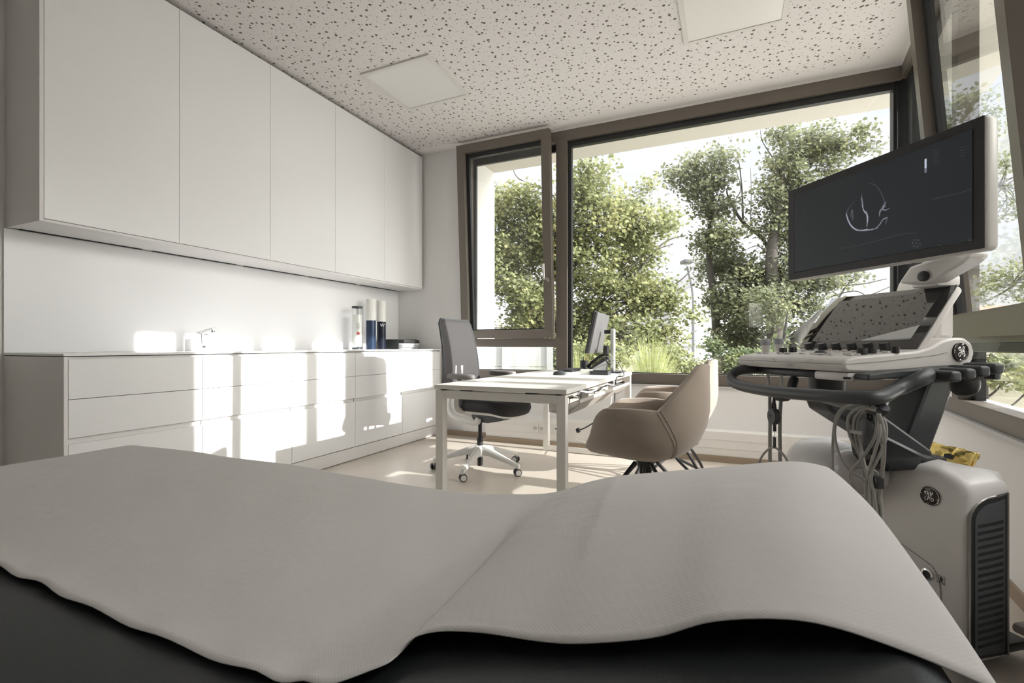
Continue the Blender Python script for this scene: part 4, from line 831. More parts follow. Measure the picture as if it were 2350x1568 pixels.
def swivel():
    t = thing('swivel_chair', 'grey mesh-back swivel chair on a white star base behind the desk', 'office chair', (-1.765, 3.30, 0), rz=math.radians(-9))
    w_ = mat('chair_white', (0.74, 0.73, 0.71), 0.35)
    pr = []
    def seat(f, z, dz=0):
        pts = []
        for j in range(48):
            a = 2 * PI * j / 48; cx, sy = math.cos(a), math.sin(a); e = 0.55
            x = 0.13 + 0.255 * f * math.copysign(abs(cx) ** e, cx); y = 0.235 * f * math.copysign(abs(sy) ** e, sy)
            zz = z + dz * 0 - 0.03 * max(0, (x - 0.25)) / 0.12 * 0.8 + 0.012 * (abs(y) / 0.235) ** 2
            pts.append(Vector((x, y, zz)))
        return pts
    G().loft([seat(0.80, 0.462), seat(0.95, 0.47), seat(1.0, 0.50), seat(0.985, 0.53), seat(0.93, 0.55), seat(0.6, 0.558)]).obj('seat', mat('seat_black', (0.022, 0.022, 0.026), 0.65, bump=0.2, bscale=700), t, smooth=60)
    G().loft([seat(0.55, 0.44), seat(0.84, 0.447), seat(0.93, 0.466), seat(0.80, 0.468)]).obj('seat_pan', w_, t, smooth=60)
    G().prism([(-0.03, 0.44), (0.30, 0.44), (0.24, 0.40), (0.12, 0.375), (0.0, 0.375), (-0.03, 0.41)], -0.07, 0.07, 'y').obj('mechanism', m_dgrey, t, smooth=0, bevel=0.008)
    for s in (-1, 1):
        pts = rbez([(0.05, s * 0.085, 0.41), (0.03, s * 0.085, 0.375), (-0.05, s * 0.085, 0.38), (-0.20, s * 0.075, 0.40), (-0.262, s * 0.06, 0.46), (-0.262, s * 0.05, 0.55), (-0.235, s * 0.04, 0.66), (-0.225, s * 0.035, 0.80)], 6)
        G().tube(pts, [0.024] * 12 + [0.026] * 12 + [0.022] * 19, 10, sx=0.6).obj('back_bracket', w_, t)
    # backrest: curved mesh panel
    rows = []
    for i in range(17):
        v = i / 16; z = 0.60 + 0.565 * v; wd = 0.232 - 0.042 * v - 0.05 * max(0, v - 0.94) / 0.06 * 0.5; xb = -0.185 - 0.075 * v ** 1.0 + 0.03 * math.sin(PI * v)
        rows.append([(xb - 0.035 * (1 - (2 * u / 12 - 1) ** 2) + 0.0, wd * (2 * u / 12 - 1), z) for u in range(13)])
    G().grid(rows).obj('backrest', m_mesh, t, smooth=60, solid=0.012)
    ed = [rows[i][0] for i in range(17)] + [rows[16][u] for u in range(1, 12)] + [rows[i][12] for i in range(16, -1, -1)] + [rows[0][u] for u in range(11, 0, -1)]
    G().tube(ed, 0.0085, 8, closed=True).obj('back_frame', m_dgrey, t)
    for s in (-1, 1):
        G().tube(rbez([(0.0, s * 0.20, 0.47), (-0.02, s * 0.255, 0.50), (-0.02, s * 0.262, 0.60), (0.01, s * 0.262, 0.71)], 6), [0.022] * 19, 10, sx=0.55).obj('arm_support', w_, t)
        g = G(); R = []
        for f, z in ((0.85, 0.715), (1.0, 0.722), (1.0, 0.745), (0.9, 0.752)):
            R.append([Vector((0.03 + 0.125 * f * math.copysign(abs(math.cos(2 * PI * j / 32)) ** 0.6, math.cos(2 * PI * j / 32)), s * 0.262 + 0.042 * f * math.copysign(abs(math.sin(2 * PI * j / 32)) ** 0.8, math.sin(2 * PI * j / 32)), z)) for j in range(32)])
        G().loft(R).obj('arm_pad', mat('pad_grey', (0.20, 0.19, 0.19), 0.6), t, smooth=60)
    G().lathe([(0, 0.03), (0.021, 0.03), (0.021, 0.10), (0, 0.10)], 20).obj('cylinder_end', m_blk, t)
    G().lathe([(0, 0.17), (0.024, 0.17), (0.024, 0.245), (0.015, 0.247), (0.015, 0.385), (0, 0.385)], 20).obj('gas_column', m_blk, t)
    G().lathe([(0, 0.10), (0.03, 0.10), (0.045, 0.165), (0.035, 0.185), (0, 0.185)], 20).obj('hub', w_, t)
    for k in range(5):
        a = math.radians(-1 + 72 * k); Ma = Matrix.Rotation(a, 4, 'Z')
        R = []
        for x, z, hw, hh in ((0.01, 0.155, 0.034, 0.035), (0.10, 0.145, 0.027, 0.026), (0.22, 0.112, 0.021, 0.018), (0.34, 0.080, 0.015, 0.012), (0.362, 0.076, 0.013, 0.011)):
            R.append([Ma @ Vector((x, hw * p, z + hh * q)) for p, q in ((-1, -1), (1, -1), (1, 0.3), (0.5, 1), (-0.5, 1), (-1, 0.3))])
        leg = G().loft(R).obj('leg', w_, t, smooth=40)
        G().tube([Ma @ Vector((0.355, 0, 0.078)), Ma @ Vector((0.355, 0, 0.035))], 0.012, 10).obj('caster_stem', w_, leg)
        rot = Ma @ Matrix.Translation((0.350, 0, 0.0275)) @ Matrix.Rotation(0.9 + k * 1.1, 4, 'Z') @ Matrix.Rotation(PI / 2, 4, 'X')
        for s in (-1, 1):
            Mw = rot @ Matrix.Translation((0, 0, s * 0.016))
            wh = G().lathe([(0, -0.008), (0.026, -0.008), (0.0275, -0.003), (0.0275, 0.003), (0.026, 0.008), (0, 0.008)], 24, Mw).obj('caster_wheel', m_blk, leg)
            G().lathe([(0, s * 0.0082), (0.021, s * 0.0082), (0.021, s * 0.0095), (0, s * 0.0095)], 24, Mw).obj('hub_cap', w_, leg)
    return t
swivel()

# ================================================================== ULTRASOUND MACHINE (local frame: x right, y back, z up)
MO = Vector((0.289, 1.557, 0)); MRZ = math.atan2(-0.8, 0.6)
def LP(x, y, ax, v):       # local point of the machine seen at pixel x, y in one of its own planes
    d = ray(x, y); dl = Vector((0.6 * d.x - 0.8 * d.y, 0.8 * d.x + 0.6 * d.y, d.z)); o = Vector((0.6 * -MO.x + 0.8 * MO.y, -0.8 * MO.x - 0.6 * MO.y, HC)); i = 'rbh'.index(ax)
    return o + dl * ((v - o[i]) / dl[i])
mc = thing('ultrasound_machine', 'white and charcoal ultrasound machine with a large swivel screen beside the right window', 'ultrasound machine', tuple(MO), rz=MRZ)
def hr(m, pts, r, n=8): return G().tube(rbez(pts, n), r, 10)
# --- body tower
NB = 56
def plan(ins):
    pts = []
    for j in range(NB):
        a = 2 * PI * j / NB; c_, s_ = math.cos(a), math.sin(a); e = 0.24
        x = -0.205 + (0.205 - ins) * math.copysign(abs(c_) ** e, c_); y = 0.512 + (0.094 - ins) * math.copysign(abs(s_) ** e, s_)
        if y > 0.54: y += 0.10 * max(0, 1 - (abs(x + 0.205) / 0.17) ** 4)
        if y < 0.47: y += 0.10 * max(0, (-0.28 - x))
        pts.append((x, y))
    return pts
def ztop(x, y):
    d = (x + 0.15) / 0.15
    return 0.592 - (0.040 if d > 0 else 0.085) * d * d - 0.30 * max(0, y - 0.50) * min(1, max(0, (-0.04 - x) / 0.09))
R = []
for ins, dz in ((0.012, None), (0.0, None), (0.0, -0.038), (0.003, -0.018), (0.010, -0.006), (0.022, -0.001), (0.05, 0.003), (0.088, 0.005)):
    R.append([Vector((x, y, ((0.03 if ins else 0.045) if dz is None else ztop(x, y) + dz))) for x, y in plan(ins)])
G().loft(R).obj('body', m_mwhite, mc, smooth=50)
# seam + lower recessed cover with connector and body-protection symbol on the front
fy = 0.4170
sm = G().tube(rbez([(-0.36, fy + 0.012, 0.34), (-0.24, fy - 0.0003, 0.325), (-0.12, fy - 0.0003, 0.29), (-0.085, fy - 0.0003, 0.27), (-0.07, fy - 0.0003, 0.22), (-0.07, fy - 0.0003, 0.13)], 6), 0.0012, 6)
sm.obj('seam', mat('seam_grey', (0.30, 0.28, 0.26), 0.6), mc)
cp = LP(2129, 1318, 'b', fy)
co = G().lathe([(0, 0), (0.017, 0), (0.017, 0.004), (0.012, 0.005), (0.011, 0.001), (0, 0.001)], 24, Matrix.Translation(cp) @ Matrix.Rotation(PI / 2, 4, 'X')).obj('connector', m_chrome, mc)
G().lathe([(0, 0.0012), (0.0108, 0.0012), (0.0108, 0.0018), (0, 0.0018)], 20, Matrix.Translation(cp) @ Matrix.Rotation(PI / 2, 4, 'X')).obj('connector_core', m_blk, co)
bp = LP(2159, 1331, 'b', fy - 0.0005)
m_ink = mat('symbol_ink', (0.06, 0.055, 0.05), 0.6)
g = G(); s_ = 0.0115
for p, q in (((-s_, -s_), (s_, -s_)), ((s_, -s_), (s_, s_)), ((s_, s_), (-s_, s_)), ((-s_, s_), (-s_, -s_))): g.tube([bp + Vector((p[0], 0, p[1])), bp + Vector((q[0], 0, q[1]))], 0.0006, 4)
g.tube([bp + Vector((0, 0, 0.004)), bp + Vector((0, 0, -0.001))], 0.0016, 6); g.lathe([(0, 0), (0.0018, 0), (0.0018, 0.0006), (0, 0.0006)], 10, Matrix.Translation(bp + Vector((0, 0, 0.0068))) @ Matrix.Rotation(PI / 2, 4, 'X'))
for p, q in (((-0.006, 0.0025), (0, 0.004)), ((0, 0.004), (0.006, 0.0025)), ((0, -0.001), (-0.0045, -0.009)), ((0, -0.001), (0.0045, -0.009))): g.tube([bp + Vector((p[0], 0, p[1])), bp + Vector((q[0], 0, q[1]))], 0.0011, 5)
g.obj('patient_symbol', m_ink, mc)
# round monogram emblems
def emblem(Mx, r, parent):
    e = G().lathe([(0, 0), (r, 0), (r, 0.003), (r * 0.90, 0.0045), (0, 0.0045)], 40, Mx).obj('emblem', mat('emblem_dark', (0.05, 0.042, 0.04), 0.25, metal=0.7), parent)
    G().tube([Mx @ Vector((r * 0.95 * math.cos(a), r * 0.95 * math.sin(a), 0.0048)) for a in [2 * PI * k / 40 for k in range(40)]], r * 0.05, 6, closed=True).obj('emblem_ring', m_chrome, e)
    def st(pts, w_): G().tube(rbez([Mx @ Vector((r * x, r * y, 0.005)) for x, y in pts], 6), r * w_, 6).obj('monogram_stroke', m_chrome, e)
    # looped script g: top loop, crossing stem, bottom loop
    st([(-0.45, 0.30), (-0.38, 0.46), (-0.20, 0.50), (-0.10, 0.36), (-0.18, 0.18), (-0.32, 0.16), (-0.36, 0.30), (-0.22, 0.44), (-0.06, 0.30), (-0.04, 0.05), (-0.10, -0.25), (-0.22, -0.45), (-0.38, -0.42), (-0.40, -0.22), (-0.22, -0.06), (-0.02, 0.04)], 0.055)
    st([(-0.06, 0.02), (0.12, 0.10), (0.30, 0.28), (0.38, 0.44), (0.26, 0.52), (0.14, 0.40), (0.14, 0.22), (0.26, 0.10), (0.38, 0.12)], 0.055)
    st([(0.36, 0.06), (0.18, 0.04), (0.08, -0.14), (0.14, -0.36), (0.32, -0.44), (0.44, -0.30), (0.42, -0.14), (0.30, -0.12), (0.26, -0.24)], 0.055)
    for k in range(4):
        a = PI / 4 + k * PI / 2 + 0.5
        st([(0.86 * math.cos(a), 0.86 * math.sin(a)), (0.80 * math.cos(a + 0.18), 0.80 * math.sin(a + 0.18)), (0.72 * math.cos(a + 0.16), 0.72 * math.sin(a + 0.16))], 0.045)
ep = LP(2135, 1139, 'b', fy + 0.001)
emblem(Matrix.Translation(ep) @ Matrix.Rotation(PI / 2, 4, 'X'), 0.029, mc)
# side vent
xs = 0.0005
def sidepoly(b0, b1, z0, z1, rad):
    P = [(b1, z0), (b1, z1)]
    for k in range(9):
        a = PI / 2 + (PI / 2) * k / 8; P.append((b0 + rad * 1.9 + rad * 1.9 * math.cos(a), z1 - 0.008 - rad * 1.25 + rad * 1.25 * math.sin(a)))
    P.append((b0, z0)); return P
vt = G().prism(sidepoly(0.430, 0.568, 0.05, 0.520, 0.05), -0.004, 0.0035, 'x').obj('side_vent', m_blk, mc, smooth=0)
G().prism(sidepoly(0.442, 0.556, 0.06, 0.508, 0.042), 0.0035, 0.005, 'x').obj('vent_plate', mat('vent_grey', (0.085, 0.095, 0.10), 0.4), vt, smooth=0)
g = G()
for k in range(18):
    z = 0.085 + 0.0205 * k
    g.prism([(0.452, z - 0.003), (0.51, z + 0.001), (0.549, z + 0.004), (0.549, z + 0.014), (0.51, z + 0.010), (0.452, z + 0.006)], 0.0045, 0.0056, 'x')
g.obj('louvre_slots', m_gap, vt, smooth=0)
G().tube([(0.002, b_, z_) for b_, z_ in sidepoly(0.426, 0.572, 0.046, 0.525, 0.052)], 0.003, 6).obj('vent_rim', mat('rim_metal', (0.35, 0.34, 0.32), 0.3, metal=0.8), vt)
# --- chassis, wheels
G().box(-0.40, -0.02, 0.10, 0.70, 0.028, 0.06, b=0.01).box(-0.43, 0.02, 0.10, 0.38, 0.06, 0.11, b=0.02).obj('chassis', m_dgrey, mc)
G().box(-0.01, 0.075, 0.60, 0.74, 0.105, 0.135, b=0.012).obj('rear_bumper', mat('bumper_grey', (0.42, 0.40, 0.38), 0.5), mc)
for x, y in ((-0.41, 0.14), (0.0, 0.14), (-0.41, 0.66), (0.045, 0.68)):
    wl = G().lathe([(0, -0.022), (0.042, -0.022), (0.05, -0.012), (0.05, 0.012), (0.042, 0.022), (0, 0.022)], 28, Matrix.Translation((x, y, 0.05)) @ Matrix.Rotation(PI / 2, 4, 'Y')).obj('wheel', m_blk, mc)
# white rounded covers left of the lifting arm
def ell(c, r3, n=20, e=0.8, M=None):
    R = []
    for i in range(1, 12):
        a = -PI / 2 + PI * i / 12; R.append([Vector((c[0] + r3[0] * math.cos(a) ** e * math.cos(2 * PI * j / n), c[1] + r3[1] * math.cos(a) ** e * math.sin(2 * PI * j / n), c[2] + r3[2] * math.sin(a))) for j in range(n)])
    return G().loft(R)
ell((-0.42, 0.36, 0.50), (0.15, 0.12, 0.115), 28).obj('front_cover', mat('cover_white', (0.76, 0.75, 0.76), 0.3), mc, smooth=60)
ell((-0.29, 0.36, 0.53), (0.09, 0.09, 0.075), 28).obj('column_cap', mat('cap_grey', (0.45, 0.43, 0.43), 0.18), mc, smooth=60)
# --- lifting arms
m_arm = mat('arm_charcoal', (0.04, 0.046, 0.052), 0.38, noise=0.04)
def slab(a, b, hw, x0, x1):   # bar in the b-h plane
    a = Vector(a); b = Vector(b); d = (b - a).normalized(); n = Vector((-d.y, d.x)) * hw
    return [tuple(a - n), tuple(b - n), tuple(b + n), tuple(a + n)]
G().prism(slab((0.452, 0.585), (0.585, 0.86), 0.054, 0, 0), -0.285, -0.175, 'x').obj('rear_arm', m_arm, mc, smooth=0, bevel=0.012)
G().prism([(0.10, 0.80), (0.22, 0.80), (0.52, 0.615), (0.52, 0.575), (0.46, 0.565), (0.12, 0.755)], -0.255, -0.165, 'x').obj('lifting_link', m_arm, mc, smooth=0, bevel=0.01)
G().prism([(0.26, 0.70), (0.44, 0.62), (0.50, 0.60), (0.52, 0.56), (0.32, 0.56), (0.28, 0.60)], -0.245, -0.145, 'x').obj('gas_spring_cover', mat('cover_black', (0.015, 0.018, 0.022), 0.2), mc, smooth=0, bevel=0.012)
G().box(-0.27, -0.14, 0.44, 0.55, 0.562, 0.60, b=0.012).obj('arm_foot', m_blk, mc)
G().lathe([(0, 0.79), (0.052, 0.79), (0.052, 0.885), (0, 0.885)], 28, Matrix.Translation((-0.21, 0.15, 0))).obj('swivel_column', m_dgrey, mc)
G().prism([(0.52, 0.84), (0.66, 0.84), (0.66, 0.90), (0.40, 0.90), (0.36, 0.885)], -0.28, -0.14, 'x').obj('rear_bracket', m_arm, mc, smooth=0, bevel=0.01)
# --- control panel
prof = [(0.0, 0.888), (-0.010, 0.897), (-0.012, 0.912), (-0.002, 0.924), (0.03, 0.930), (0.12, 0.936), (0.24, 0.944), (0.29, 0.955), (0.33, 0.974), (0.37, 0.982), (0.41, 0.982), (0.437, 0.966), (0.448, 0.94), (0.438, 0.912), (0.41, 0.899), (0.30, 0.896), (0.10, 0.884)]
cpn = G().prism(prof, -0.425, 0.0, 'x').obj('control_panel', m_mwhite, mc, smooth=35, bevel=0.012)
G().tube([(0.0006, -0.008, 0.909), (0.0006, 0.12, 0.916), (0.0006, 0.30, 0.932), (0.0006, 0.345, 0.940)], 0.0008, 5).tube([(-0.42, -0.0128, 0.909), (-0.006, -0.0128, 0.909)], 0.0008, 5).obj('panel_seam', MATS['seam_grey'], cpn)
G().box(-0.115, -0.004, 0.005, 0.10, 0.862, 0.886, b=0.006).obj('port_box', m_mwhite, cpn)
u1 = LP(1944, 868, 'b', 0.004); G().box(u1.x - 0.010, u1.x + 0.010, 0.002, 0.006, u1.z - 0.003, u1.z + 0.003).obj('usb_port', m_gap, cpn, smooth=0)
G().box(-0.385, -0.12, 0.03, 0.28, 0.862, 0.884, b=0.006).obj('underside', m_blk, cpn)
G().prism([(0.0, 0.886), (0.10, 0.886), (0.10, 0.862), (0.05, 0.857)], -0.425, -0.385, 'x').obj('panel_foot', m_mwhite, cpn, smooth=0, bevel=0.006)
emblem(Matrix.Translation(LP(2202, 808, 'r', 0.0005)) @ Matrix(((0, 0, 1, 0), (1, 0, 0, 0), (0, 1, 0, 0), (0, 0, 0, 1))), 0.0275, cpn)
# marks on the front edge
m_mk = mat('mark_grey', (0.28, 0.26, 0.25), 0.6)
def mark(pts, closed=True):
    P = [LP(x, y, 'b', -0.0128) for x, y in pts]; G().tube(P, 0.0004, 4, closed=closed).obj('mark', m_mk, cpn)
mark([(1770, 824.5), (1776, 822), (1776, 827)]); mark([(1778, 822.5), (1784, 825), (1778, 827.5)])
mark([(1851, 830), (1855, 825), (1855.5, 830)]); mark([(1859, 825), (1864.5, 825.5), (1861.5, 830)])
mark([(1806, 834), (1821, 835), (1821, 842), (1806, 841)]); mark([(1822, 836), (1826, 834.5)], False)
for yy in (836.5, 838.5): mark([(1809, yy), (1818, yy + 0.5)], False)
# knobs and keys on the deck
def knob(x, y, b_, r, hgt, tilt=0.0, m=m_blk, nm='knob'):
    p = LP(x, y, 'b', b_); zd = 0.930 + 0.06 * max(0, b_ - 0.02)
    Mx = Matrix.Translation((p.x, b_, zd)) @ Matrix.Rotation(tilt, 4, 'X')
    G().lathe([(0, 0), (r, 0), (r, hgt * 0.8), (r * 0.92, hgt), (0, hgt)], 24, Mx).obj(nm, m, cpn)
for x in (1858, 1889, 1921, 1957, 1994, 2033): knob(x, 790, 0.235, 0.0135, 0.026, tilt=0.30)
for x, b_ in ((1797, 0.09), (1819, 0.135), (1978, 0.09), (2000, 0.135)): knob(x, 803, b_, 0.0125, 0.017)
knob(2055, 799, 0.17, 0.0095, 0.018)
p = LP(1883, 805, 'b', 0.10)
tb = G().lathe([(0.030, 0.0), (0.028, 0.003), (0.020, 0.004)], 28, Matrix.Translation((p.x, 0.10, 0.934))).obj('trackball_ring', m_chrome, cpn)
ell((p.x, 0.10, 0.934), (0.019, 0.019, 0.012), 24, e=1.0).obj('trackball', m_dgrey, cpn, smooth=60)
rnd = random.Random(3); kk = 0
for b_ in (0.045, 0.07, 0.17, 0.20):
    for x_ in np.arange(-0.40, -0.03, 0.032):
        if abs(x_ - p.x) < 0.035 and b_ < 0.15: continue
        kk += 1
        if kk % 3 == 0: continue
        G().box(x_, x_ + 0.018, b_, b_ + 0.009, 0.929 + 0.06 * b_, 0.933 + 0.06 * b_, b=0.0015).obj('key', MATS['cap_grey'] if kk % 2 else m_mwhite, cpn)
# --- touch screen
BL = Vector((-0.445, 0.262, 0.950)); BR = Vector((-0.018, 0.262, 0.950)); up = Vector((0, 0.152, 0.188))
Ux = (BR - BL).normalized(); Uy = up.normalized(); Uz = Ux.cross(Uy); MTs = Matrix(((Ux.x, Uy.x, Uz.x, BL.x), (Ux.y, Uy.y, Uz.y, BL.y), (Ux.z, Uy.z, Uz.z, BL.z), (0, 0, 0, 1)))
Ws, Hs = (BR - BL).length, up.length
ts = G().box(0.0, Ws, -0.005, Hs, -0.026, -0.002, b=0.008, M=MTs).obj('touch_screen', m_mwhite, mc)
m_dg = mat('dark_glass', (0.006, 0.0065, 0.007), 0.012, spec=1.0, coat=1.0)
G().box(0.001, Ws - 0.001, 0.0, Hs - 0.001, -0.002, 0.002, b=0.001, M=MTs).obj('glass_face', m_dg, ts)
G().box(0.045, Ws - 0.035, 0.030, Hs - 0.022, 0.002, 0.0024, M=MTs).obj('display_area', mat('display_black', (0.02, 0.02, 0.02), 0.006, spec=1.0, coat=1.0), ts)
G().prism([(0.30, 0.95), (0.40, 0.95), (0.44, 1.06), (0.415, 1.10)], -0.30, -0.16, 'x').obj('screen_bracket', m_mwhite, mc, smooth=0, bevel=0.01)
# --- monitor on its arm
MX0, MX1 = -0.418, 0.187; MB = 0.198; mh = 0.330; mw = MX1 - MX0
Mm = Matrix.Translation(((MX0 + MX1) / 2, MB, 1.357)) @ Matrix.Rotation(math.radians(1.2), 4, 'Z')
mon = G().box(-mw / 2, mw / 2, 0.0, 0.045, -mh / 2, mh / 2, b=0.012, seg=3, M=Mm).obj('monitor', mat('monitor_white', (0.62, 0.61, 0.58), 0.35), mc)
G().box(-mw / 2 + 0.004, mw / 2 - 0.004, -0.002, 0.001, -mh / 2 + 0.004, mh / 2 - 0.004, M=Mm).obj('bezel', mat('bezel_grey', (0.022, 0.023, 0.026), 0.45), mon, smooth=0, bevel=0.003)
sx0, sx1, sz0, sz1 = -mw / 2 + 0.032, mw / 2 - 0.028, -mh / 2 + 0.028, mh / 2 - 0.028
G().box(sx0, sx1, -0.0035, -0.002, sz0, sz1, M=Mm).obj('screen', mat('screen_dark', (0.008, 0.009, 0.010), 0.35, spec=0.3, emis=(0.55, 0.62, 0.72), estr=0.012), mon, smooth=0)
G().tube([Mm @ Vector(q) for q in ((sx0, -0.003, sz0), (sx0, -0.003, sz1), (sx1, -0.003, sz1), (sx1, -0.003, sz0))], 0.0012, 4, closed=True).obj('screen_edge', m_blk, mon)
def em(name, v): return mat(name, (0.02, 0.02, 0.02), 0.5, emis=(0.75, 0.80, 0.95), estr=v)
m_e1, m_e2, m_e3 = em('glow_bright', 0.36), em('glow_mid', 0.12), em('glow_dim', 0.045)
ms = mc.matrix_basis if False else None
def MP(x, y):   # point on the screen plane seen at pixel
    o = Vector((0.6 * -MO.x + 0.8 * MO.y, -0.8 * MO.x - 0.6 * MO.y, HC)); d = ray(x, y); dl = Vector((0.6 * d.x - 0.8 * d.y, 0.8 * d.x + 0.6 * d.y, d.z))
    Mi = Mm.inverted(); a = Mi @ o; b = Mi.to_3x3() @ dl; t_ = (-0.0040 - a.y) / b.y; q = a + b * t_
    return q
def ribbon(pts, wds, m, name='scan_line'):
    P = [MP(x, y) for x, y in pts]; P = rbez(P, 6); n = len(P); V = []; Fc = []
    for i, q in enumerate(P):
        d = (P[min(i + 1, n - 1)] - P[max(i - 1, 0)]); d = Vector((d.x, 0, d.z)).normalized(); nn = Vector((-d.z, 0, d.x))
        w_ = np.interp(i / (n - 1) * (len(wds) - 1), range(len(wds)), wds) * 0.5 * (0.85 + 0.3 * math.sin(i * 2.7))
        V += [Mm @ (q - nn * w_), Mm @ (q + nn * w_)]
        if i: Fc.append((2 * i - 2, 2 * i - 1, 2 * i + 1, 2 * i))
    return build(name, V, Fc, m, mon)
Zq = lambda x, y: (1780 + x * 570 / 2128, 240 + y * 420 / 1568)
def rib(pts, wds, m): ribbon([Zq(*p) for p in pts], [w_ * 0.001 for w_ in wds], m)
rib([(605, 935), (620, 990), (650, 1040), (700, 1075), (760, 1078), (820, 1072), (880, 1055)], [5, 6, 5, 5, 6, 5, 2], m_e2)
rib([(603, 935), (640, 1030), (690, 1075), (745, 1078), (790, 1068)], [1.5, 2.5, 3, 3, 2], m_e1)
rib([(735, 790), (745, 850), (752, 900), (778, 930), (788, 985), (780, 1050)], [4, 5, 3, 6, 6, 3], m_e2)
rib([(740, 860), (757, 915), (783, 945), (786, 1010)], [1.5, 2, 3, 2], m_e1)
rib([(605, 940), (620, 900), (650, 860), (690, 810)], [5, 4, 2, 1], m_e3)
rib([(640, 960), (655, 900), (660, 990)], [3, 6, 6], m_e3)
rib([(790, 670), (850, 690), (900, 750), (930, 830), (940, 880)], [1, 2, 2, 3, 5], m_e3)
rib([(945, 830), (925, 880), (895, 915), (890, 960)], [2, 6, 6, 2], m_e2)
rib([(930, 850), (915, 890), (940, 905), (980, 885)], [2, 5, 4, 1], m_e2)
rib([(960, 968), (920, 985), (890, 1030), (860, 1060)], [5, 4, 4, 3], m_e2)
rib([(955, 970), (950, 1000), (940, 1025)], [3, 4, 3], m_e3)
rib([(740, 760), (735, 800)], [2, 3], m_e3)
rib([(1285, 465), (1285, 510), (1285, 545)], [6, 6, 6], m_e1); rib([(1285, 545), (1285, 585)], [6, 6], m_e2)
rib([(1340, 812), (1450, 785), (1560, 762), (1680, 722)], [2, 1, 1, 1.5], m_e3)
rib([(530, 1240), (700, 1208), (900, 1160), (1060, 1115), (1200, 1100)], [1, 1, 1, 1, 1], m_e3)
rib([(1470, 1200), (1590, 1180)], [1, 1], m_e3)
for k in range(6): rib([(1350, 395 + 22 * k), (1385 + 12 * (k % 3), 388 + 22 * k)], [1, 1], m_e3)
for k in range(4): rib([(1575, 370 + 26 * k), (1620, 360 + 26 * k)], [1, 1], m_e3)
for a in range(6):
    rib([(1205 + 30 * math.cos(a), 1190 + 30 * math.sin(a)), (1205 + 36 * math.cos(a + 0.5), 1190 + 36 * math.sin(a + 0.5))], [4, 4], m_e3)
rib([(1200, 1190), (1212, 1188)], [5, 5], m_e3); rib([(1398, 1212), (1404, 1210)], [2, 2], m_e1); rib([(828, 648), (832, 648)], [1.5, 1.5], m_e2); rib([(1655, 1164), (1675, 1162)], [2, 2], m_e2)
rib([(310, 1210), (345, 1196)], [1, 1], m_e3); rib([(240, 960), (240, 900)], [1, 1], m_e3)
# arm
nk = lambda x, y, b_: LP(x, y, 'b', b_)
nkp = [LP(x, y, 'b', 0.435) for x, y in ((2052, 672), (2060, 646), (2100, 634), (2160, 640), (2154, 672))]
G().prism([(nkp[0].x, 0.98)] + [(q.x, q.z) for q in nkp] + [(nkp[-1].x, 0.98)], 0.435, 0.50, 'y').obj('neck', m_mwhite, mc, smooth=30, bevel=0.012)
G().prism([(-0.105, 1.150), (-0.070, 1.195), (-0.003, 1.206), (0.088, 1.212), (0.088, 1.197), (0.066, 1.180), (-0.010, 1.142), (-0.075, 1.142)], 0.300, 0.368, 'y').obj('monitor_arm', m_mwhite, mc, smooth=30, bevel=0.012)
G().box(-0.115, -0.035, 0.36, 0.45, 1.135, 1.172, b=0.01).obj('arm_link', m_mwhite, mc)
G().box(-0.05, 0.06, 0.244, 0.30, 1.20, 1.30, b=0.008).obj('monitor_mount', m_mwhite, mc)
G().lathe([(0, 0), (0.015, 0), (0.015, 0.008), (0.011, 0.011), (0, 0.011)], 24, Matrix.Translation((-0.028, 0.301, 1.160)) @ Matrix.Rotation(PI / 2, 4, 'X')).obj('arm_joint', m_blk, mc)
# --- grab handle
hp = [(-0.385, 0.20, 0.862), LP(1715, 848, 'r', -0.40), LP(1680, 862, 'r', -0.43), LP(1690, 882, 'b', -0.06), LP(1760, 897, 'b', -0.095), LP(1880, 908, 'b', -0.10), LP(1970, 913, 'b', -0.085), LP(2020, 912, 'b', -0.045), LP(2060, 893, 'r', 0.06), LP(2110, 871, 'r', 0.07), (0.055, 0.20, 0.880), (0.0, 0.26, 0.878)]
G().tube(rbez(hp, 7), [0.015] * 7 + [0.017] * 50 + [0.020] * (len(rbez(hp, 7)) - 57), 14).obj('grab_handle', m_dgrey, mc, smooth=60)
G().tube(rbez([(-0.20, 0.12, 0.80), (-0.05, 0.05, 0.80), LP(2015, 935, 'b', -0.03)], 6), 0.02, 12).obj('handle_stay', m_dgrey, mc)
hk = LP(2022, 945, 'b', -0.03)
G().tube(rbez([hk + Vector((-0.06, 0.02, 0.012)), hk + Vector((-0.03, 0.0, 0.004)), hk, hk + Vector((0.012, -0.004, 0.012))], 5), 0.012, 12).obj('cable_hook', m_dgrey, mc)
hk2 = LP(1800, 913, 'b', -0.04)
G().tube(rbez([LP(1822, 872, 'b', 0.05), LP(1812, 900, 'b', -0.01), hk2, hk2 + Vector((-0.02, -0.01, 0.0))], 5), [0.014] * 10 + [0.011] * 6, 12).obj('cable_hook', m_dgrey, mc)
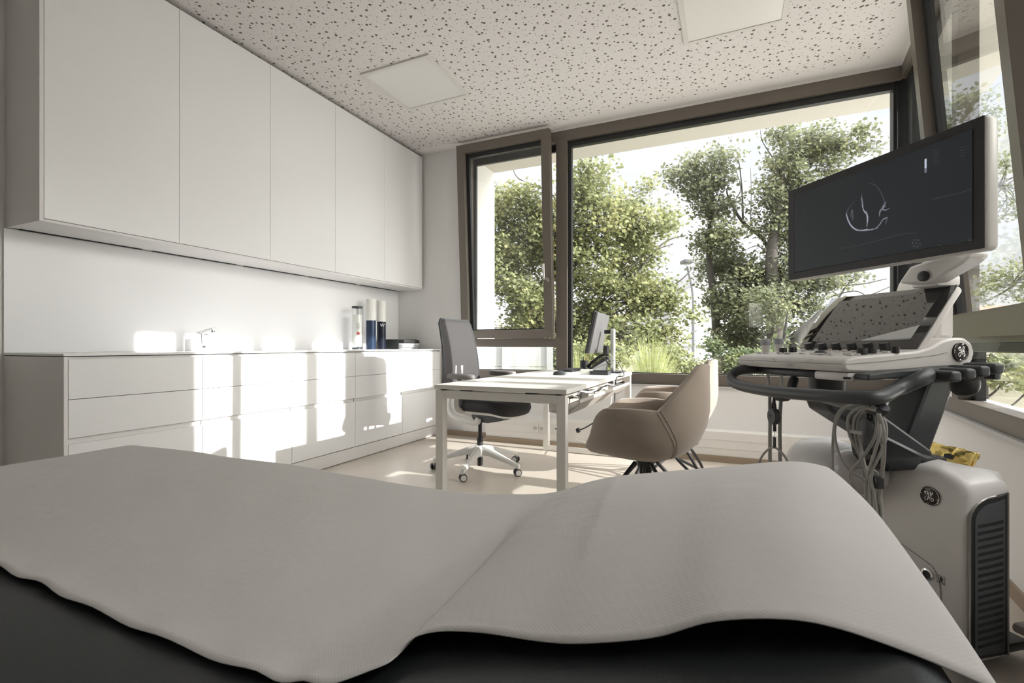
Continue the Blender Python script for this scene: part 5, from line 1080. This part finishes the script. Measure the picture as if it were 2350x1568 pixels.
# --- probe holders on the right side
G().prism([(0.02, 0.868), (0.45, 0.890), (0.47, 0.905), (0.10, 0.893), (0.02, 0.884)], 0.0, 0.045, 'x').obj('holder_rail', m_dgrey, mc, smooth=0, bevel=0.004)
for k, (b_, hh) in enumerate(((0.20, 0.882), (0.255, 0.888), (0.31, 0.894), (0.365, 0.900))):
    G().box(0.02, 0.115 - 0.004 * k, b_, b_ + 0.036, hh - 0.017, hh + 0.012, b=0.009, seg=3).obj('probe_holder', m_dgrey, mc)
dm = LP(2222, 885, 'r', 0.06)
ell((0.05, dm.y, dm.z + 0.004), (0.034, 0.034, 0.036), 24, e=0.9).obj('cup_holder', m_blk, mc, smooth=60)
kb_ = LP(2277, 862, 'r', 0.06); G().box(0.045, 0.075, kb_.y - 0.012, kb_.y + 0.012, kb_.z - 0.011, kb_.z + 0.011, b=0.005).obj('side_knob', m_dgrey, mc)
# clear gel box behind the panel
G().loft([[Vector((x, y, 0.925)) for x, y in ((-0.07, 0.455), (0.0, 0.455), (0.0, 0.52), (-0.07, 0.52))], [Vector((x, y, 0.985)) for x, y in ((-0.08, 0.45), (0.01, 0.45), (0.01, 0.545), (-0.08, 0.545))]], caps=False).obj('clear_box', m_glass, mc, smooth=0)
G().box(-0.07, 0.0, 0.456, 0.519, 0.921, 0.925).obj('clear_box_floor', m_glass, mc, smooth=0)
# probes standing in the left holders
def LW(p): return mc.matrix_world @ Vector(p)
T = Matrix.Translation(MO) @ Matrix.Rotation(MRZ, 4, 'Z')
for (x0_, y0_, xb, lb) in ((1757, 800, 1767, 'left one of two pale ultrasound probes at the far side of the control panel'), (1787, 798, 1790, 'right one of two pale ultrasound probes at the far side of the control panel')):
    p = T @ LP(x0_, y0_, 'r', -0.455)
    o = thing('ultrasound_probe', lb, 'ultrasound probe', tuple(p), group='ultrasound probes')
    G().lathe([(0, -0.065), (0.009, -0.06), (0.012, -0.02), (0.015, 0.01), (0.017, 0.025), (0.014, 0.032), (0, 0.034)], 20, Matrix.Scale(1.0, 4)).obj('probe_grip', mat('probe_white', (0.66, 0.65, 0.62), 0.35), o)
    G().lathe([(0.0172, 0.012), (0.0178, 0.026), (0.014, 0.034), (0, 0.037)], 20).obj('probe_head', mat('probe_grey', (0.35, 0.36, 0.38), 0.3), o)
    P = [p + Vector((0, 0, -0.06)), T @ LP(x0_ + 8, 880, 'r', -0.42), T @ LP(xb, 950, 'b', 0.02), T @ LP(xb, 1040, 'b', 0.02), T @ LP(xb + 2, 1140, 'b', 0.04), T @ LP(xb + 20, 1240, 'b', 0.15)]
    G().tube(rbez(P, 6), 0.0058, 10).obj('probe_cable', m_cable, o, world=True)
# retractable reels
def reel(x, y, b_, r, hook, lb, low):
    c = T @ LP(x, y, 'b', b_); o = thing('retractable_reel', lb, 'cable reel', tuple(c), rz=MRZ - 0.25)
    G().lathe([(0, -0.009), (r * 0.93, -0.009), (r, -0.004), (r, 0.004), (r * 0.93, 0.009), (0, 0.009)], 32, Matrix.Rotation(PI / 2, 4, 'X')).obj('reel_case', m_dgrey, o)
    G().tube(rbez([(-0.008, 0, r), (-0.006, 0, r + 0.012), (0.0, 0, r + 0.02), (0.004, 0.0, r + hook)], 5), 0.005, 8).tube([(0.010, 0, r - 0.004), (0.004, 0, r + 0.018)], 0.004, 8).obj('strap', m_blk, o)
    G().tube([(0.004, 0, -r), (0.004, 0, -r - 0.02)], 0.005, 10).obj('nozzle', m_blk, o)
    G().tube([(0.004, 0, -r - 0.02), (0.004, 0, -r - low)], 0.0009, 6).obj('cord', m_cable, o)
    G().box(-0.003, 0.009, -0.003, 0.003, -r - low - 0.035, -r - low, b=0.002).obj('clip', m_blk, o)
    return o, c
ro, rc = reel(1776, 956, -0.03, 0.026, 0.045, 'round grey cable reel hanging left under the handle of the ultrasound machine', 0.038)
for k_, (s_, ln) in enumerate((('RAPP', 0.011),)):
    m_em = mat('emboss_dark', (0.012, 0.013, 0.014), 0.6)
g = G()
for k_ in range(4): g.box(-0.013 + 0.005 * k_, -0.0105 + 0.005 * k_, -0.0096, -0.009, -0.001, 0.006)
g.box(-0.013, 0.004, -0.0096, -0.009, -0.006, -0.0045)
g.obj('embossed_mark', m_em, ro, smooth=0)
reel(1997, 992, -0.01, 0.036, 0.05, 'black cable reel hanging behind the bundle of grey cables', 0.05)
pts = [T @ LP(x, y, 'b', -0.03) for x, y in ((1741, 1075), (1750, 1046), (1773, 1027), (1796, 1042), (1810, 1075))]
pts = [pts[0] + Vector((0, 0, -0.12))] + pts + [pts[-1] + Vector((0, 0, -0.12))]
finish(G().tube(rbez(pts, 6), 0.0035, 8).obj('probe_cable', m_cable), 'thin grey cable arching through the clip of the left reel', 'cable')
# hanging bundle of grey cables
bund = [[(2012, 937), (1975, 925), (1930, 940), (1914, 980), (1911, 1070), (1912, 1160)], [(2015, 938), (1975, 928), (1935, 942), (1916, 985), (1925, 1040), (1950, 1080), (1985, 1105), (1992, 1150), (1995, 1220)],
        [(2010, 940), (1975, 935), (1947, 958), (1950, 1000), (1972, 1045), (1985, 1100), (1988, 1210)], [(2008, 942), (1982, 940), (1960, 965), (1965, 1010), (1978, 1060), (1990, 1110), (1995, 1215)],
        [(2010, 945), (1990, 942), (1968, 970), (1975, 1020), (1985, 1070), (1998, 1120), (2000, 1220)], [(2011, 950), (2012, 985), (2000, 1020), (1975, 1055), (1950, 1090), (1965, 1130)],
        [(2018, 950), (2028, 985), (2030, 1040), (2024, 1100), (2018, 1160), (2030, 1215)], [(2016, 950), (2022, 990), (2025, 1050), (2020, 1110), (2012, 1160), (2020, 1215)], [(2020, 950), (2033, 975), (2032, 1010), (2016, 1050), (2000, 1090), (2008, 1150), (2010, 1215)],
        [(2014, 950), (2020, 985), (2010, 1030), (1994, 1080), (1988, 1120), (1990, 1200)], [(1955, 1110), (1960, 1080), (1980, 1072), (2000, 1078), (2018, 1095), (2022, 1150), (2025, 1215)]]
for k, b_ in enumerate(bund):
    P = [T @ LP(x, y, 'b', -0.045 + 0.018 * math.sin(k * 1.7 + j * 0.8)) for j, (x, y) in enumerate(b_)]
    finish(G().tube(rbez(P, 6), 0.0034, 8).obj('grey_cable', m_cable), 'thin grey cable looped in the bundle hanging from the ultrasound machine', 'cable', 'hanging bundle of grey cables')
cl = T @ LP(2012, 1107, 'b', -0.05); o = finish(G().box(-0.010, 0.010, -0.012, 0.012, -0.014, 0.014, b=0.003, M=Matrix.Rotation(0.5, 4, 'Z')).obj('cable_clamp', m_blk), 'black clamp gathering the grey cables', 'clamp'); o.location = cl
cl = T @ LP(1961, 992, 'b', -0.055); o = finish(G().box(-0.019, 0.019, -0.002, 0.002, -0.004, 0.005, M=Matrix.Rotation(MRZ, 4, 'Z')).obj('cable_label', m_cable), 'grey tag clipped on the hanging cable bundle', 'tag'); o.location = cl
# gold foil pouch
gp = [(2128, 1013), (2240, 1040), (2222, 1075), (2128, 1078)]
m_gold = mat('gold_foil', (0.90, 0.70, 0.26), 0.34, metal=1.0, bump=0.5, bscale=45)
V0 = [LP(x, y, 'b', 0.655) for x, y in gp]; V0[3].z = V0[2].z = 0.548
rows = []
for i in range(13):
    u = i / 12; r_ = []
    for j in range(9):
        v = j / 8; a_ = V0[0].lerp(V0[1], u); b_ = V0[3].lerp(V0[2], u); q = a_.lerp(b_, v)
        q = q + Vector((0, 0.004 * math.sin(u * 13 + v * 5) + 0.003 * math.sin(v * 11 - u * 7), 0.002 * math.sin(u * 30))) + Vector((0, -0.010 * math.sin(PI * v) * math.sin(PI * u), 0)); r_.append(q)
    rows.append(r_)
gb = thing('foil_pouch', 'shiny gold foil pouch standing behind the white body of the ultrasound machine', 'pouch', tuple(T @ Vector((-0.2, 0.645, 0.56))), rz=MRZ)
G().grid([[T @ Vector(q) for q in r_] for r_ in rows]).obj('foil', m_gold, gb, smooth=25, world=True, solid=0.004)
G().grid([[T @ Vector(q + Vector((0, 0.016, -0.002))) for q in r_] for r_ in rows]).obj('foil_back', m_gold, gb, smooth=25, world=True, solid=0.002)
e_ = LP(2178, 1063, 'b', 0.638)
G().prism([(e_.x - 0.018, 0.575), (e_.x - 0.013, 0.590), (e_.x + 0.004, 0.594), (e_.x + 0.012, 0.586), (e_.x + 0.012, 0.575)], 0.636, 0.639, 'y', M=T).obj('label', m_blk, gb, smooth=0, world=True)
# floor cable at the lower right
P = [T @ Vector(q) for q in ((0.02, 0.66, 0.10), (0.055, 0.60, 0.16), (0.10, 0.58, 0.08), (0.13, 0.57, 0.012), (0.20, 0.45, 0.008), (0.3, 0.2, 0.008))]
finish(G().tube(rbez(P, 6), 0.006, 8).obj('mains_cable', m_blk), 'black mains cable running down behind the ultrasound machine to the floor', 'cable')
